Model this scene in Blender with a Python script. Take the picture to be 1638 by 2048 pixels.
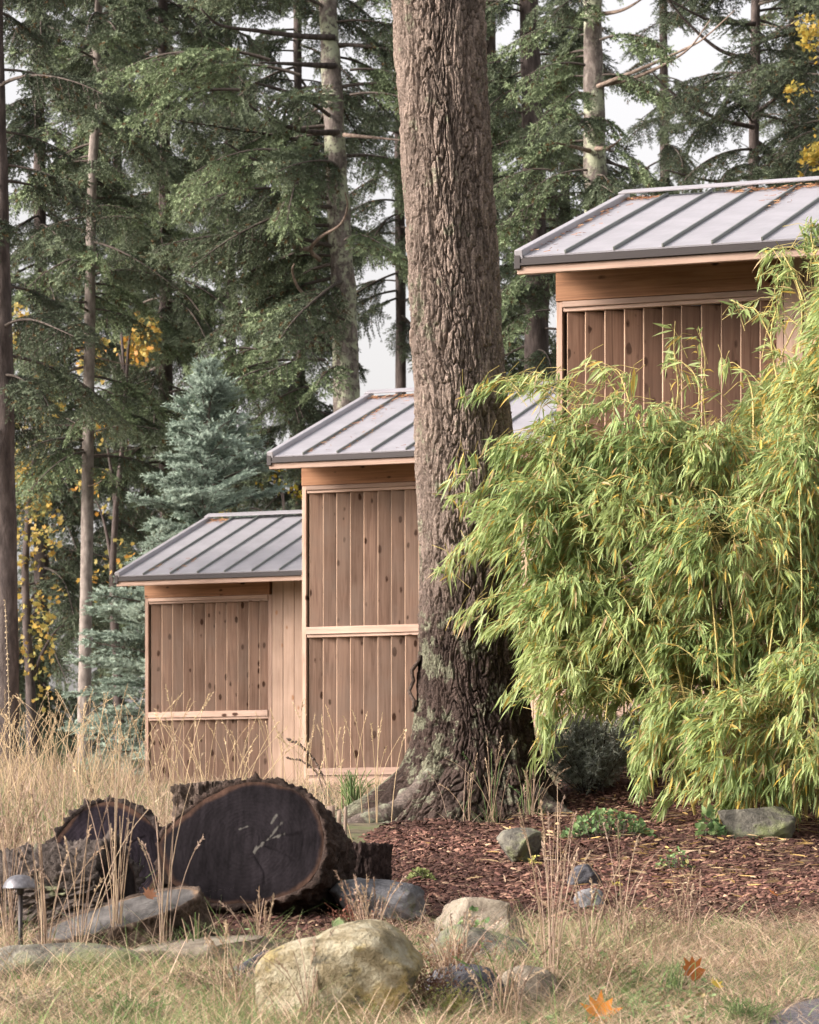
import bpy, bmesh, math
import numpy as np
from mathutils import Vector, Matrix, Euler

SC = bpy.context.scene
for o in list(bpy.data.objects): bpy.data.objects.remove(o)
R = math.radians

# ------------------------------------------------------------------ camera, sky, sun, exposure
F, HY, CX, CAMZ = 6500.0, 1800.0, 819.0, 1.5       # focal length, horizon row and centre column of the 1638x2048 frame
cam_d = bpy.data.cameras.new('camera'); cam = bpy.data.objects.new('camera', cam_d)
SC.collection.objects.link(cam); SC.camera = cam
cam.location = (0, 0, CAMZ); cam.rotation_euler = (R(90), 0, 0)
cam_d.sensor_fit = 'VERTICAL'; cam_d.sensor_height = 36; cam_d.sensor_width = 36
cam_d.lens = F / 2048 * 36; cam_d.shift_y = (HY - 1024) / 2048
cam_d.clip_start = 0.5; cam_d.clip_end = 2000
cam_d.dof.use_dof = True; cam_d.dof.focus_distance = 21.5; cam_d.dof.aperture_fstop = 9.0

SUN_AZ, SUN_EL = 72, 24        # degrees to the left of the direction behind the camera, elevation
sun_dir = Vector((-math.sin(R(SUN_AZ))*math.cos(R(SUN_EL)), -math.cos(R(SUN_AZ))*math.cos(R(SUN_EL)), math.sin(R(SUN_EL))))
W = bpy.data.worlds.new('World'); SC.world = W; W.use_nodes = True
wn, wl = W.node_tree.nodes, W.node_tree.links
sky = wn.new('ShaderNodeTexSky'); sky.sky_type = 'NISHITA'; sky.sun_disc = False
sky.sun_elevation = R(SUN_EL); sky.sun_rotation = math.atan2(sun_dir.x, sun_dir.y)
sky.air_density = 1.5; sky.dust_density = 6.0
hs = wn.new('ShaderNodeHueSaturation'); hs.inputs['Saturation'].default_value = 0.16
wl.new(sky.outputs[0], hs.inputs['Color'])
tint = wn.new('ShaderNodeMix'); tint.data_type = 'RGBA'; tint.blend_type = 'MULTIPLY'; tint.inputs[0].default_value = 1; tint.inputs[7].default_value = (1.0, .955, .965, 1); wl.new(hs.outputs[0], tint.inputs[6])   # faintly pink overcast
bgn = wn['Background']; wl.new(tint.outputs[2], bgn.inputs[0]); bgn.inputs[1].default_value = 0.15
sun_d = bpy.data.lights.new('sun', 'SUN'); sun = bpy.data.objects.new('sun', sun_d); SC.collection.objects.link(sun)
sun_d.energy = 1.75; sun_d.angle = R(17); sun_d.color = (1.0, 0.87, 0.74)
sun.rotation_euler = sun_dir.to_track_quat('Z', 'Y').to_euler(); sun.location = (-20, 0, 20)
SC.view_settings.view_transform = 'Standard'; SC.view_settings.look = 'None'
SC.view_settings.gamma = 1; SC.view_settings.exposure = 1.44; SC.view_settings.use_curve_mapping = False
SC.cycles.max_bounces = 5; SC.cycles.diffuse_bounces = 2; SC.cycles.glossy_bounces = 2
SC.cycles.transmission_bounces = 3; SC.cycles.use_denoising = True

# ------------------------------------------------------------------ small tools
rng = np.random.default_rng(7)
def P(x, y, Y): return np.array([(x-CX)/F*Y, Y, CAMZ + (HY-y)/F*Y])
def px(p):      # world -> full-resolution pixel
    p = np.asarray(p, float); return np.stack([CX + p[..., 0]/p[..., 1]*F, HY - (p[..., 2]-CAMZ)/p[..., 1]*F], -1)
def sm(t): t = np.clip(t, 0, 1); return t*t*(3-2*t)
def _hash(ix, iy, iz, seed):
    h = (ix.astype(np.uint64)*np.uint64(73856093)) ^ (iy.astype(np.uint64)*np.uint64(19349663)) ^ (iz.astype(np.uint64)*np.uint64(83492791)) ^ np.uint64(seed*2654435761 % (1 << 32))
    h = (h ^ (h >> np.uint64(13))) * np.uint64(1274126177) & np.uint64(0xffffffff)
    h = (h ^ (h >> np.uint64(16))) * np.uint64(2246822519) & np.uint64(0xffffffff)
    return ((h ^ (h >> np.uint64(15))) & np.uint64(0xffffff)).astype(np.float64) / 0xffffff
def vnoise(p, seed=1):
    p = np.asarray(p, float) + 1000.0
    i = np.floor(p).astype(np.int64); f = p - i; u = f*f*(3-2*f); r = 0
    for a in (0, 1):
        for b in (0, 1):
            for c in (0, 1):
                w = (u[:, 0] if a else 1-u[:, 0])*(u[:, 1] if b else 1-u[:, 1])*(u[:, 2] if c else 1-u[:, 2])
                r = r + w*_hash(i[:, 0]+a, i[:, 1]+b, i[:, 2]+c, seed)
    return r*2-1
def fbm(p, seed=1, octv=4, gain=.5):
    s, a = 0, 1.0; p = np.asarray(p, float)
    for k in range(octv): s = s + a*vnoise(p*(2.03**k), seed+k*17); a *= gain
    return s
def worley(p, per, seed=1):            # 2-D cells, periodic in x with period per: F1, F2, id
    i = np.floor(p).astype(np.int64); f1 = np.full(len(p), 9.); f2 = f1.copy(); idn = np.zeros(len(p))
    z = np.zeros(len(p), np.int64)
    for a in (-1, 0, 1):
        for b in (-1, 0, 1):
            cx, cy = i[:, 0]+a, i[:, 1]+b; hx = np.mod(cx, per)
            d = np.hypot(cx+_hash(hx, cy+5000, z, seed)-p[:, 0], cy+_hash(hx, cy+5000, z, seed+9)-p[:, 1])
            hid = _hash(hx, cy+5000, z, seed+21)
            n = d < f1
            f2 = np.where(n, f1, np.minimum(f2, d)); idn = np.where(n, hid, idn); f1 = np.where(n, d, f1)
    return f1, f2, idn

def tag(o, label=None, cat=None, group=None, kind=None):
    if label: o['label'] = label
    if cat: o['category'] = cat
    if group: o['group'] = group
    if kind: o['kind'] = kind
    return o
def link(o, parent=None):
    SC.collection.objects.link(o)
    if parent is not None: o.parent = parent
    return o
def empty(name, loc=(0, 0, 0), rz=0, **k):
    o = bpy.data.objects.new(name, None); o.empty_display_size = .2
    o.location = loc; o.rotation_euler = (0, 0, rz); link(o); return tag(o, **k)
def mesh(name, V, Fs, mats, mi=None, smooth=False, col=None):
    me = bpy.data.meshes.new(name); V = np.asarray(V, np.float32)
    if not isinstance(Fs, list): Fs = [Fs]
    Fs = [np.asarray(f, np.int32) for f in Fs if len(f)]
    li = np.concatenate([f.ravel() for f in Fs])
    ls = np.concatenate([np.full(len(f), f.shape[1], np.int32) for f in Fs])
    st = np.concatenate([[0], np.cumsum(ls)[:-1]]).astype(np.int32)
    me.vertices.add(len(V)); me.vertices.foreach_set('co', V.ravel())
    me.loops.add(len(li)); me.loops.foreach_set('vertex_index', li)
    me.polygons.add(len(ls)); me.polygons.foreach_set('loop_start', st); me.polygons.foreach_set('loop_total', ls)
    for m in (mats if isinstance(mats, (list, tuple)) else [mats]): me.materials.append(m)
    if mi is not None: me.polygons.foreach_set('material_index', np.asarray(mi, np.int32))
    if smooth: me.polygons.foreach_set('use_smooth', np.ones(len(ls), bool))
    if col is not None:
        a = me.color_attributes.new('Col', 'FLOAT_COLOR', 'POINT')
        c = np.ones((len(V), 4), np.float32); c[:, :3] = col; a.data.foreach_set('color', c.ravel())
    me.update(calc_edges=True); me.validate()
    return me
def obj(name, me, parent=None, loc=(0, 0, 0), rot=(0, 0, 0), **k):
    o = bpy.data.objects.new(name, me); o.location = loc; o.rotation_euler = rot
    link(o, parent); return tag(o, **k)
def mobj(name, V, Fs, mats, parent=None, loc=(0, 0, 0), rot=(0, 0, 0), mi=None, smooth=False, col=None, **k):
    return obj(name, mesh(name, V, Fs, mats, mi, smooth, col), parent, loc, rot, **k)
_BV = np.array([[x, y, z] for x in (-.5, .5) for y in (-.5, .5) for z in (-.5, .5)], float)
_BF = np.array([[0, 1, 3, 2], [4, 6, 7, 5], [0, 4, 5, 1], [2, 3, 7, 6], [0, 2, 6, 4], [1, 5, 7, 3]])
def box_me(name, sx, sy, sz, mat, bev=.003):
    bm = bmesh.new(); bmesh.ops.create_cube(bm, size=1)
    for v in bm.verts: v.co = Vector((v.co.x*sx, v.co.y*sy, v.co.z*sz))
    if bev: bmesh.ops.bevel(bm, geom=list(bm.edges), offset=bev, segments=1, affect='EDGES')
    me = bpy.data.meshes.new(name); bm.to_mesh(me); bm.free(); me.materials.append(mat); return me
def bbox(name, x0, x1, y0, y1, z0, z1, mat, parent, bev=.003, **k):
    return obj(name, box_me(name, x1-x0, y1-y0, z1-z0, mat, bev), parent, ((x0+x1)/2, (y0+y1)/2, (z0+z1)/2), **k)
def tube(pts, rad, n=8, cap=True):     # tube along points with radius per point
    pts = np.asarray(pts, float); rad = np.broadcast_to(np.asarray(rad, float), (len(pts),))
    t = np.gradient(pts, axis=0); t /= np.linalg.norm(t, axis=1)[:, None]+1e-9
    ref = np.array([0.13, .97, .2]) if abs(t[0] @ np.array([0.13, .97, .2])) < .9 else np.array([1., 0, 0])
    a = np.cross(t, ref); a /= np.linalg.norm(a, axis=1)[:, None]+1e-9; b = np.cross(t, a)
    ang = np.arange(n)*2*np.pi/n
    V = pts[:, None]+rad[:, None, None]*(np.cos(ang)[None, :, None]*a[:, None]+np.sin(ang)[None, :, None]*b[:, None])
    m = len(pts); i = np.arange(m-1)[:, None]*n; j = np.arange(n)[None]; k = (j+1) % n
    Fq = np.stack([i+j, i+k, i+n+k, i+n+j], -1).reshape(-1, 4)
    V = V.reshape(-1, 3); fs = [Fq]
    if cap:
        V = np.vstack([V, pts[:1], pts[-1:]]); c0, c1 = m*n, m*n+1; j = np.arange(n); k = (j+1) % n
        fs.append(np.vstack([np.stack([np.full(n, c0), k, j], 1), np.stack([np.full(n, c1), (m-1)*n+j, (m-1)*n+k], 1)]))
    return V, fs
class Acc:                              # collects many small pieces into one mesh
    def __init__(s): s.V, s.T, s.Q, s.C, s.n = [], [], [], [], 0
    def add(s, V, fs, col=None):
        V = np.asarray(V, float)
        for f in (fs if isinstance(fs, list) else [fs]):
            f = np.asarray(f)
            if len(f): (s.T if f.shape[1] == 3 else s.Q).append(f+s.n)
        s.V.append(V); s.n += len(V)
        if col is not None: s.C.append(np.broadcast_to(col, (len(V), 3)))
    def faces(s): return [np.vstack(x) for x in (s.T, s.Q) if x]
    def mesh(s, name, mats, smooth=False, mi=None):
        return mesh(name, np.vstack(s.V), s.faces(), mats, mi, smooth, np.vstack(s.C) if s.C else None)
def bez(p0, p1, p2, n):
    t = np.linspace(0, 1, n)[:, None]; return (1-t)**2*np.asarray(p0)+2*t*(1-t)*np.asarray(p1)+t*t*np.asarray(p2)
def spline(pts, n):                     # Catmull-Rom through points
    pts = np.asarray(pts, float); P0 = np.vstack([2*pts[0]-pts[1], pts, 2*pts[-1]-pts[-2]]); out = []
    ts = np.linspace(0, len(pts)-1-1e-6, n)
    for t in ts:
        i = int(t); f = t-i; a, b, c, d = P0[i:i+4]
        out.append(.5*((2*b)+(c-a)*f+(2*a-5*b+4*c-d)*f*f+(3*b-a-3*c+d)*f**3))
    return np.array(out)
def unit(v): v = np.asarray(v, float); return v/(np.linalg.norm(v, axis=-1, keepdims=True)+1e-9)

# ------------------------------------------------------------------ materials
def newmat(name):
    m = bpy.data.materials.new(name); m.use_nodes = True
    nt = m.node_tree; return m, nt.nodes, nt.links, nt.nodes['Principled BSDF']
def N(ns, typ, **kw):
    n = ns.new('ShaderNode'+typ)
    for k, v in kw.items():
        if k in n.inputs: n.inputs[k].default_value = v
        else: setattr(n, k, v)
    return n
def ramp(ns, stops):
    r = ns.new('ShaderNodeValToRGB'); e = r.color_ramp.elements
    while len(e) < len(stops): e.new(.5)
    for q, (p, c) in zip(e, stops): q.position = p; q.color = (*c, 1)
    return r
def noise_mat(name, stops, scale=8, detail=6, rough=.9, bump=.3, bscale=40, stretch=(1, 1, 1), dist=.02, dd=.0, extra=None, spec=.2):
    m, ns, ls, b = newmat(name)
    tc = N(ns, 'TexCoord'); mp = N(ns, 'Mapping'); mp.inputs['Scale'].default_value = stretch
    ls.new(tc.outputs['Object'], mp.inputs['Vector'])
    n1 = N(ns, 'TexNoise', Scale=scale, Detail=detail, Roughness=.65, Distortion=dd); ls.new(mp.outputs[0], n1.inputs['Vector'])
    rp = ramp(ns, stops); ls.new(n1.outputs['Fac'], rp.inputs[0]); out = rp.outputs[0]
    if extra:       # (colour, scale, low, high): patches of another colour
        for (c, s, lo, hi) in extra:
            n3 = N(ns, 'TexNoise', Scale=s, Detail=5., Roughness=.7); ls.new(tc.outputs['Object'], n3.inputs['Vector'])
            mr = N(ns, 'MapRange'); mr.inputs[1].default_value = lo; mr.inputs[2].default_value = hi; ls.new(n3.outputs['Fac'], mr.inputs[0])
            mx = N(ns, 'Mix', data_type='RGBA'); ls.new(mr.outputs[0], mx.inputs[0]); ls.new(out, mx.inputs[6]); mx.inputs[7].default_value = (*c, 1)
            out = mx.outputs[2]
    ls.new(out, b.inputs['Base Color']); b.inputs['Roughness'].default_value = rough; b.inputs['Specular IOR Level'].default_value = spec
    n2 = N(ns, 'TexNoise', Scale=bscale, Detail=5., Roughness=.7); ls.new(mp.outputs[0], n2.inputs['Vector'])
    bp = N(ns, 'Bump', Strength=bump, Distance=dist); ls.new(n2.outputs['Fac'], bp.inputs['Height']); ls.new(bp.outputs[0], b.inputs['Normal'])
    return m
def wood_mat(name, light, mid, dark, axis='z', knots=.5, knotc=(.05, .022, .012), stain=None, vary=.24):
    m, ns, ls, b = newmat(name)
    tc = N(ns, 'TexCoord'); oi = N(ns, 'ObjectInfo')
    mul = N(ns, 'VectorMath', operation='SCALE'); mul.inputs['Scale'].default_value = 1
    cmb = N(ns, 'CombineXYZ')
    for k, s in enumerate((37.1, 91.7, 53.3)):
        q = N(ns, 'Math', operation='MULTIPLY'); q.inputs[1].default_value = s; ls.new(oi.outputs['Random'], q.inputs[0]); ls.new(q.outputs[0], cmb.inputs[k])
    add = N(ns, 'VectorMath', operation='ADD'); ls.new(tc.outputs['Object'], add.inputs[0]); ls.new(cmb.outputs[0], add.inputs[1])
    sc = {'z': (26, 26, 1.1), 'x': (1.1, 26, 26)}[axis]
    mp = N(ns, 'Mapping'); mp.inputs['Scale'].default_value = sc; ls.new(add.outputs[0], mp.inputs['Vector'])
    n1 = N(ns, 'TexNoise', Scale=1.0, Detail=7., Roughness=.62, Distortion=1.4); ls.new(mp.outputs[0], n1.inputs['Vector'])
    rp = ramp(ns, [(.28, dark), (.5, mid), (.72, light)]); ls.new(n1.outputs['Fac'], rp.inputs[0])
    # broad tone drift along the board
    n4 = N(ns, 'TexNoise', Scale=2.2, Detail=4.); ls.new(add.outputs[0], n4.inputs['Vector'])
    hv = N(ns, 'HueSaturation'); mr = N(ns, 'MapRange'); mr.inputs[1].default_value = .25; mr.inputs[2].default_value = .75
    mr.inputs[3].default_value = .82; mr.inputs[4].default_value = 1.16; ls.new(n4.outputs['Fac'], mr.inputs[0])
    rv = N(ns, 'MapRange'); rv.inputs[3].default_value = 1-vary; rv.inputs[4].default_value = 1+vary*.7; ls.new(oi.outputs['Random'], rv.inputs[0])
    pm = N(ns, 'Math', operation='MULTIPLY'); ls.new(mr.outputs[0], pm.inputs[0]); ls.new(rv.outputs[0], pm.inputs[1])
    ls.new(pm.outputs[0], hv.inputs['Value']); ls.new(rp.outputs[0], hv.inputs['Color']); out = hv.outputs[0]
    if knots:
        mk = N(ns, 'Mapping'); mk.inputs['Scale'].default_value = {'z': (14, 2, 7.0), 'x': (7.0, 2, 14)}[axis]; ls.new(add.outputs[0], mk.inputs['Vector'])
        vo = N(ns, 'TexVoronoi', Scale=1.0, Randomness=1.0); ls.new(mk.outputs[0], vo.inputs['Vector'])
        sp = N(ns, 'SeparateColor'); ls.new(vo.outputs['Color'], sp.inputs[0])
        th = N(ns, 'MapRange'); th.inputs[1].default_value = 1-knots; th.inputs[2].default_value = 1; th.inputs[3].default_value = 0; th.inputs[4].default_value = .40
        ls.new(sp.outputs[0], th.inputs[0])
        nz = N(ns, 'TexNoise', Scale=30., Detail=3.); ls.new(add.outputs[0], nz.inputs['Vector'])
        dn = N(ns, 'Math', operation='MULTIPLY_ADD'); dn.inputs[1].default_value = .16; ls.new(nz.outputs['Fac'], dn.inputs[0]); ls.new(vo.outputs['Distance'], dn.inputs[2])
        sb = N(ns, 'Math', operation='SUBTRACT'); ls.new(th.outputs[0], sb.inputs[0]); ls.new(dn.outputs[0], sb.inputs[1])
        kk = N(ns, 'MapRange'); kk.inputs[1].default_value = -.08; kk.inputs[2].default_value = .04; ls.new(sb.outputs[0], kk.inputs[0])
        mx = N(ns, 'Mix', data_type='RGBA'); ls.new(kk.outputs[0], mx.inputs[0]); ls.new(out, mx.inputs[6]); mx.inputs[7].default_value = (*knotc, 1); out = mx.outputs[2]
    if stain:
        n5 = N(ns, 'TexNoise', Scale=1.7, Detail=5., Roughness=.6); ls.new(add.outputs[0], n5.inputs['Vector'])
        m5 = N(ns, 'MapRange'); m5.inputs[1].default_value = .45; m5.inputs[2].default_value = .7; m5.inputs[4].default_value = .75; ls.new(n5.outputs['Fac'], m5.inputs[0])
        mx = N(ns, 'Mix', data_type='RGBA'); ls.new(m5.outputs[0], mx.inputs[0]); ls.new(out, mx.inputs[6]); mx.inputs[7].default_value = (*stain, 1); out = mx.outputs[2]
    ls.new(out, b.inputs['Base Color']); b.inputs['Roughness'].default_value = .8; b.inputs['Specular IOR Level'].default_value = .25
    bp = N(ns, 'Bump', Strength=.25, Distance=.004); ls.new(n1.outputs['Fac'], bp.inputs['Height']); ls.new(bp.outputs[0], b.inputs['Normal'])
    return m
def leaf_mat(name, trans=.3, rough=.55, spec=.3, color=None, vary=.0):
    m, ns, ls, b = newmat(name); out = ns['Material Output']
    if color is None:
        a = N(ns, 'Attribute', attribute_name='Col'); c = a.outputs['Color']
    else:
        a = N(ns, 'RGB'); a.outputs[0].default_value = (*color, 1); c = a.outputs[0]
    if vary:
        oi = N(ns, 'ObjectInfo'); rv = N(ns, 'MapRange'); rv.inputs[3].default_value = 1-vary; rv.inputs[4].default_value = 1+vary; ls.new(oi.outputs['Random'], rv.inputs[0])
        hv = N(ns, 'HueSaturation'); ls.new(rv.outputs[0], hv.inputs['Value']); ls.new(c, hv.inputs['Color']); c = hv.outputs[0]
    ls.new(c, b.inputs['Base Color']); b.inputs['Roughness'].default_value = rough; b.inputs['Specular IOR Level'].default_value = spec
    if trans:
        t = N(ns, 'BsdfTranslucent'); ls.new(c, t.inputs[0]); mx = N(ns, 'MixShader'); mx.inputs[0].default_value = trans
        ls.new(b.outputs[0], mx.inputs[1]); ls.new(t.outputs[0], mx.inputs[2]); ls.new(mx.outputs[0], out.inputs[0])
    return m
def plain_mat(name, c, rough=.6, metal=0., spec=.4):
    m, ns, ls, b = newmat(name); b.inputs['Base Color'].default_value = (*c, 1); b.inputs['Roughness'].default_value = rough
    b.inputs['Metallic'].default_value = metal; b.inputs['Specular IOR Level'].default_value = spec; return m

M = {}
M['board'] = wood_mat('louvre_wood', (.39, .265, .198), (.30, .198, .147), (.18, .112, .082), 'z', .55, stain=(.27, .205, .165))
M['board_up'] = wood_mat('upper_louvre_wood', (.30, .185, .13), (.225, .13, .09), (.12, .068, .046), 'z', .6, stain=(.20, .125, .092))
M['frieze'] = wood_mat('frieze_wood', (.38, .20, .115), (.30, .155, .085), (.19, .09, .048), 'x', .3)
M['trim_x'] = wood_mat('rail_wood', (.43, .31, .25), (.37, .26, .205), (.27, .18, .135), 'x', .2)
M['trim_z'] = wood_mat('post_wood', (.43, .30, .235), (.37, .25, .19), (.26, .165, .12), 'z', .2)
M['siding'] = wood_mat('siding_wood', (.45, .325, .25), (.40, .28, .21), (.32, .215, .155), 'z', .4, knotc=(.30, .16, .09), vary=.08)
M['lit_edge'] = wood_mat('lit_edge_wood', (.36, .25, .175), (.31, .21, .145), (.25, .165, .11), 'z', 0)  # lighter tone paints in the sun caught on the board edges
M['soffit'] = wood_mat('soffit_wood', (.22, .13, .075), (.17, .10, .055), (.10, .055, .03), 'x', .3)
M['needle'] = leaf_mat('needle_foliage', .12, .65, .2)
M['twig'] = noise_mat('twig_bark', [(.35, (.05, .04, .035)), (.65, (.12, .10, .085))], 20, bump=.2)
M['bark_far'] = noise_mat('lichen_bark', [(.3, (.07, .055, .05)), (.5, (.16, .135, .12)), (.7, (.28, .25, .22))], 14, bump=.8, bscale=18, stretch=(1, 1, .35), dist=.03, extra=[((.33, .35, .25), 3.0, .47, .56), ((.10, .085, .075), 11.0, .52, .60)])
M['bark_dark'] = noise_mat('dark_bark', [(.3, (.035, .028, .026)), (.5, (.075, .06, .055)), (.7, (.13, .105, .095))], 12, bump=.8, bscale=18, stretch=(1, 1, .3), dist=.03)
M['bark_slim'] = noise_mat('slim_bark', [(.3, (.10, .085, .075)), (.5, (.20, .17, .15)), (.7, (.30, .265, .235))], 14, bump=.6, bscale=22, stretch=(1, 1, .4), dist=.02)
M['deadwood'] = noise_mat('dead_branch_wood', [(.35, (.14, .10, .08)), (.65, (.33, .26, .21))], 14, bump=.4)
M['bark_big'] = noise_mat('fir_bark', [(.30, (.10, .068, .052)), (.47, (.24, .175, .14)), (.60, (.34, .26, .205)), (.75, (.43, .345, .275))], 22, 8, .92, .7, 60, (1, 1, .45), .012,
                          extra=[((.19, .125, .10), 1.6, .50, .68)])
M['leafcol'] = leaf_mat('bamboo_leaf', .42, .42, .4)
M['maple'] = leaf_mat('maple_leaf', .45, .5, .3)
M['grass'] = leaf_mat('grass_blade', .3, .6, .25)
M['culm'] = noise_mat('bamboo_culm', [(.35, (.30, .25, .08)), (.65, (.50, .40, .16))], 10, rough=.45, bump=.1)
M['chips'] = leaf_mat('bark_chips', 0, .85, .2)
M['ground'] = noise_mat('soil_and_litter', [(.3, (.055, .04, .03)), (.5, (.14, .115, .075)), (.7, (.26, .22, .15))], 9, bump=.8, bscale=60, dist=.03, extra=[((.13, .16, .065), 2.2, .5, .62)])
M['mulch'] = noise_mat('bark_mulch', [(.3, (.035, .018, .014)), (.5, (.09, .045, .034)), (.72, (.20, .11, .08))], 45, 6, .9, 1., 70, dist=.03)
M['path'] = noise_mat('worn_asphalt', [(.3, (.06, .058, .066)), (.5, (.13, .125, .14)), (.72, (.27, .26, .275))], 60, 6, .9, 1., 90, dist=.02)
M['concrete'] = noise_mat('footing_concrete', [(.3, (.28, .25, .22)), (.7, (.42, .38, .34))], 10)

def metal_roof_mat(name, c, rough, ribs):
    m, ns, ls, b = newmat(name); tc = N(ns, 'TexCoord')
    n = N(ns, 'TexNoise', Scale=2.5, Detail=6., Roughness=.6); ls.new(tc.outputs['Object'], n.inputs['Vector'])
    rp = ramp(ns, [(.3, tuple(x*.86 for x in c)), (.7, tuple(min(1, x*1.1) for x in c))]); ls.new(n.outputs['Fac'], rp.inputs[0]); ls.new(rp.outputs[0], b.inputs['Base Color'])
    n2 = N(ns, 'TexNoise', Scale=14., Detail=4.); ls.new(tc.outputs['Object'], n2.inputs['Vector'])
    mr = N(ns, 'MapRange'); mr.inputs[3].default_value = rough-.1; mr.inputs[4].default_value = rough+.12; ls.new(n2.outputs['Fac'], mr.inputs[0]); ls.new(mr.outputs[0], b.inputs['Roughness'])
    b.inputs['Metallic'].default_value = .35; b.inputs['Specular IOR Level'].default_value = .5
    if ribs:
        wv = N(ns, 'TexWave', Scale=9.5, Distortion=.0); wv.wave_type = 'BANDS'; wv.bands_direction = 'X'; ls.new(tc.outputs['Object'], wv.inputs['Vector'])
        bp = N(ns, 'Bump', Strength=.12, Distance=.004); ls.new(wv.outputs['Fac'], bp.inputs['Height']); ls.new(bp.outputs[0], b.inputs['Normal'])
    return m
M['roof'] = metal_roof_mat('roof_metal', (.335, .325, .35), .5, True)
M['seam'] = metal_roof_mat('seam_metal', (.19, .205, .19), .5, False)
M['cap'] = metal_roof_mat('ridge_metal', (.36, .345, .365), .45, False)
M['drip'] = plain_mat('drip_metal', (.036, .030, .029), .45, .3)

# ------------------------------------------------------------------ the ground
_GY = np.array([-60, 0, 5, 13, 17, 21.2, 24, 29, 33, 37, 41, 48, 60, 120, 400.])
_GZ = np.array([-1.6, -1.5, -1.2, -.5, 0, .53, .72, 1.0, 1.12, 1.0, .78, .75, .8, 1.0, 2.0])
def G(X, Y):
    X = np.asarray(X, float); Y = np.asarray(Y, float)
    z = np.interp(Y, _GY, _GZ)
    z = z + .62*sm((X-.1)/1.3)*sm((Y-20.8)/3.0)*(1-.6*sm((Y-28)/6))
    z = z - .16*sm((-X-.6)/2.5)*sm((Y-14.5)/2.5)*(1-sm((Y-24)/8))
    p = np.stack([X*.55, Y*.55, np.zeros_like(X)], -1).reshape(-1, 3)
    n = (vnoise(p, 3)*.06+vnoise(p*3.1, 4)*.022).reshape(X.shape)
    return CAMZ + z + n*sm((60-Y)/20)
def sheet(name, x0, x1, y0, y1, nx, ny, mat, dz=0, mask=None, **k):
    xs, ys = np.linspace(x0, x1, nx), np.linspace(y0, y1, ny); X, Y = np.meshgrid(xs, ys)
    Z = G(X, Y)+dz
    if mask is not None: Z = Z + mask(X, Y)
    V = np.stack([X, Y, Z], -1).reshape(-1, 3); i = np.arange(ny-1)[:, None]*nx; j = np.arange(nx-1)[None]
    Fq = np.stack([i+j, i+j+1, i+nx+j+1, i+nx+j], -1).reshape(-1, 4)
    return mobj(name, V, Fq, mat, smooth=True, **k)
def build_ground():
    xs = np.concatenate([np.linspace(-400, -14, 24), np.linspace(-12, 12, 240), np.linspace(14, 400, 24)])
    ys = np.concatenate([np.linspace(-60, 8, 18), np.linspace(9, 46, 370), np.linspace(48, 500, 60)])
    X, Y = np.meshgrid(xs, ys); Z = G(X, Y); V = np.stack([X, Y, Z], -1).reshape(-1, 3); nx, ny = len(xs), len(ys)
    i = np.arange(ny-1)[:, None]*nx; j = np.arange(nx-1)[None]
    mobj('ground', V, np.stack([i+j, i+j+1, i+nx+j+1, i+nx+j], -1).reshape(-1, 4), M['ground'], smooth=True, kind='structure')
build_ground()
def inbed(X, Y):     # >0 inside the mulch bed
    w = vnoise(np.stack([X*1.7, Y*1.7, 0*X], -1).reshape(-1, 3), 31).reshape(X.shape)*.38+vnoise(np.stack([X*6, Y*4, 0*X], -1).reshape(-1, 3), 32).reshape(X.shape)*.2
    front = 15.1 + .75*sm((X+.55)/.8) + .55*sm((X-.9)/1.4)
    d = np.minimum(np.minimum((Y-front)*.9, (22.6-Y)), np.minimum(X+.72+.75*sm((17.4-Y)/.7), 4.2-X))
    back = 20.6 - 1.6*sm((.2-X)/.8)            # open grass behind on the left
    d = np.minimum(d, (back+2.6*sm((X-.5)/1.0)-Y))
    return d + w
sheet('mulch_bed', -1.4, 4.6, 15.2, 23.2, 150, 200, M['mulch'], 0, lambda X, Y: np.clip(inbed(X, Y)*.16, -.06, .035), kind='structure')
def inpath(X, Y):
    w = vnoise(np.stack([X*2.2, Y*1.6, 0*X], -1).reshape(-1, 3), 41).reshape(X.shape)*.22
    return X - (1.47 + (Y-13.0)*.5) + w
sheet('path', .9, 6.5, 6, 16.4, 120, 220, M['path'], 0, lambda X, Y: np.clip(inpath(X, Y)*.1, -.07, .012)-.02*sm((Y-15.2)/.9), kind='structure')

# ------------------------------------------------------------------ sheds
TH = R(18.4); SU = np.array([math.cos(TH), -math.sin(TH), 0]); SD = np.array([math.sin(TH), math.cos(TH), 0])
OV, GO, RUN, RISE, EW = .60, .12, 3.1, 1.06, 3.257
PITCH = .146
def louvre_mesh(name, h, mat):      # upright board: front face, back face and a left edge coloured paler to look sunlit
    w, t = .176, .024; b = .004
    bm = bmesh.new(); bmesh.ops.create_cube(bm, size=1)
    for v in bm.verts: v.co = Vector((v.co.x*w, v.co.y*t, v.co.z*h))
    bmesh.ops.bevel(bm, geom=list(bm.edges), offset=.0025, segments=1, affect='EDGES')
    me = bpy.data.meshes.new(name); me.materials.append(mat); me.materials.append(M['lit_edge'])
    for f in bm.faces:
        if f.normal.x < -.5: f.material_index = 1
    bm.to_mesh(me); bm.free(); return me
LV = {}
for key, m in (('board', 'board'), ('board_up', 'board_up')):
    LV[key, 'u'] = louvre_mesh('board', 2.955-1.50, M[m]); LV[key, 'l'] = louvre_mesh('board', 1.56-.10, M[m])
pr = rng
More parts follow.
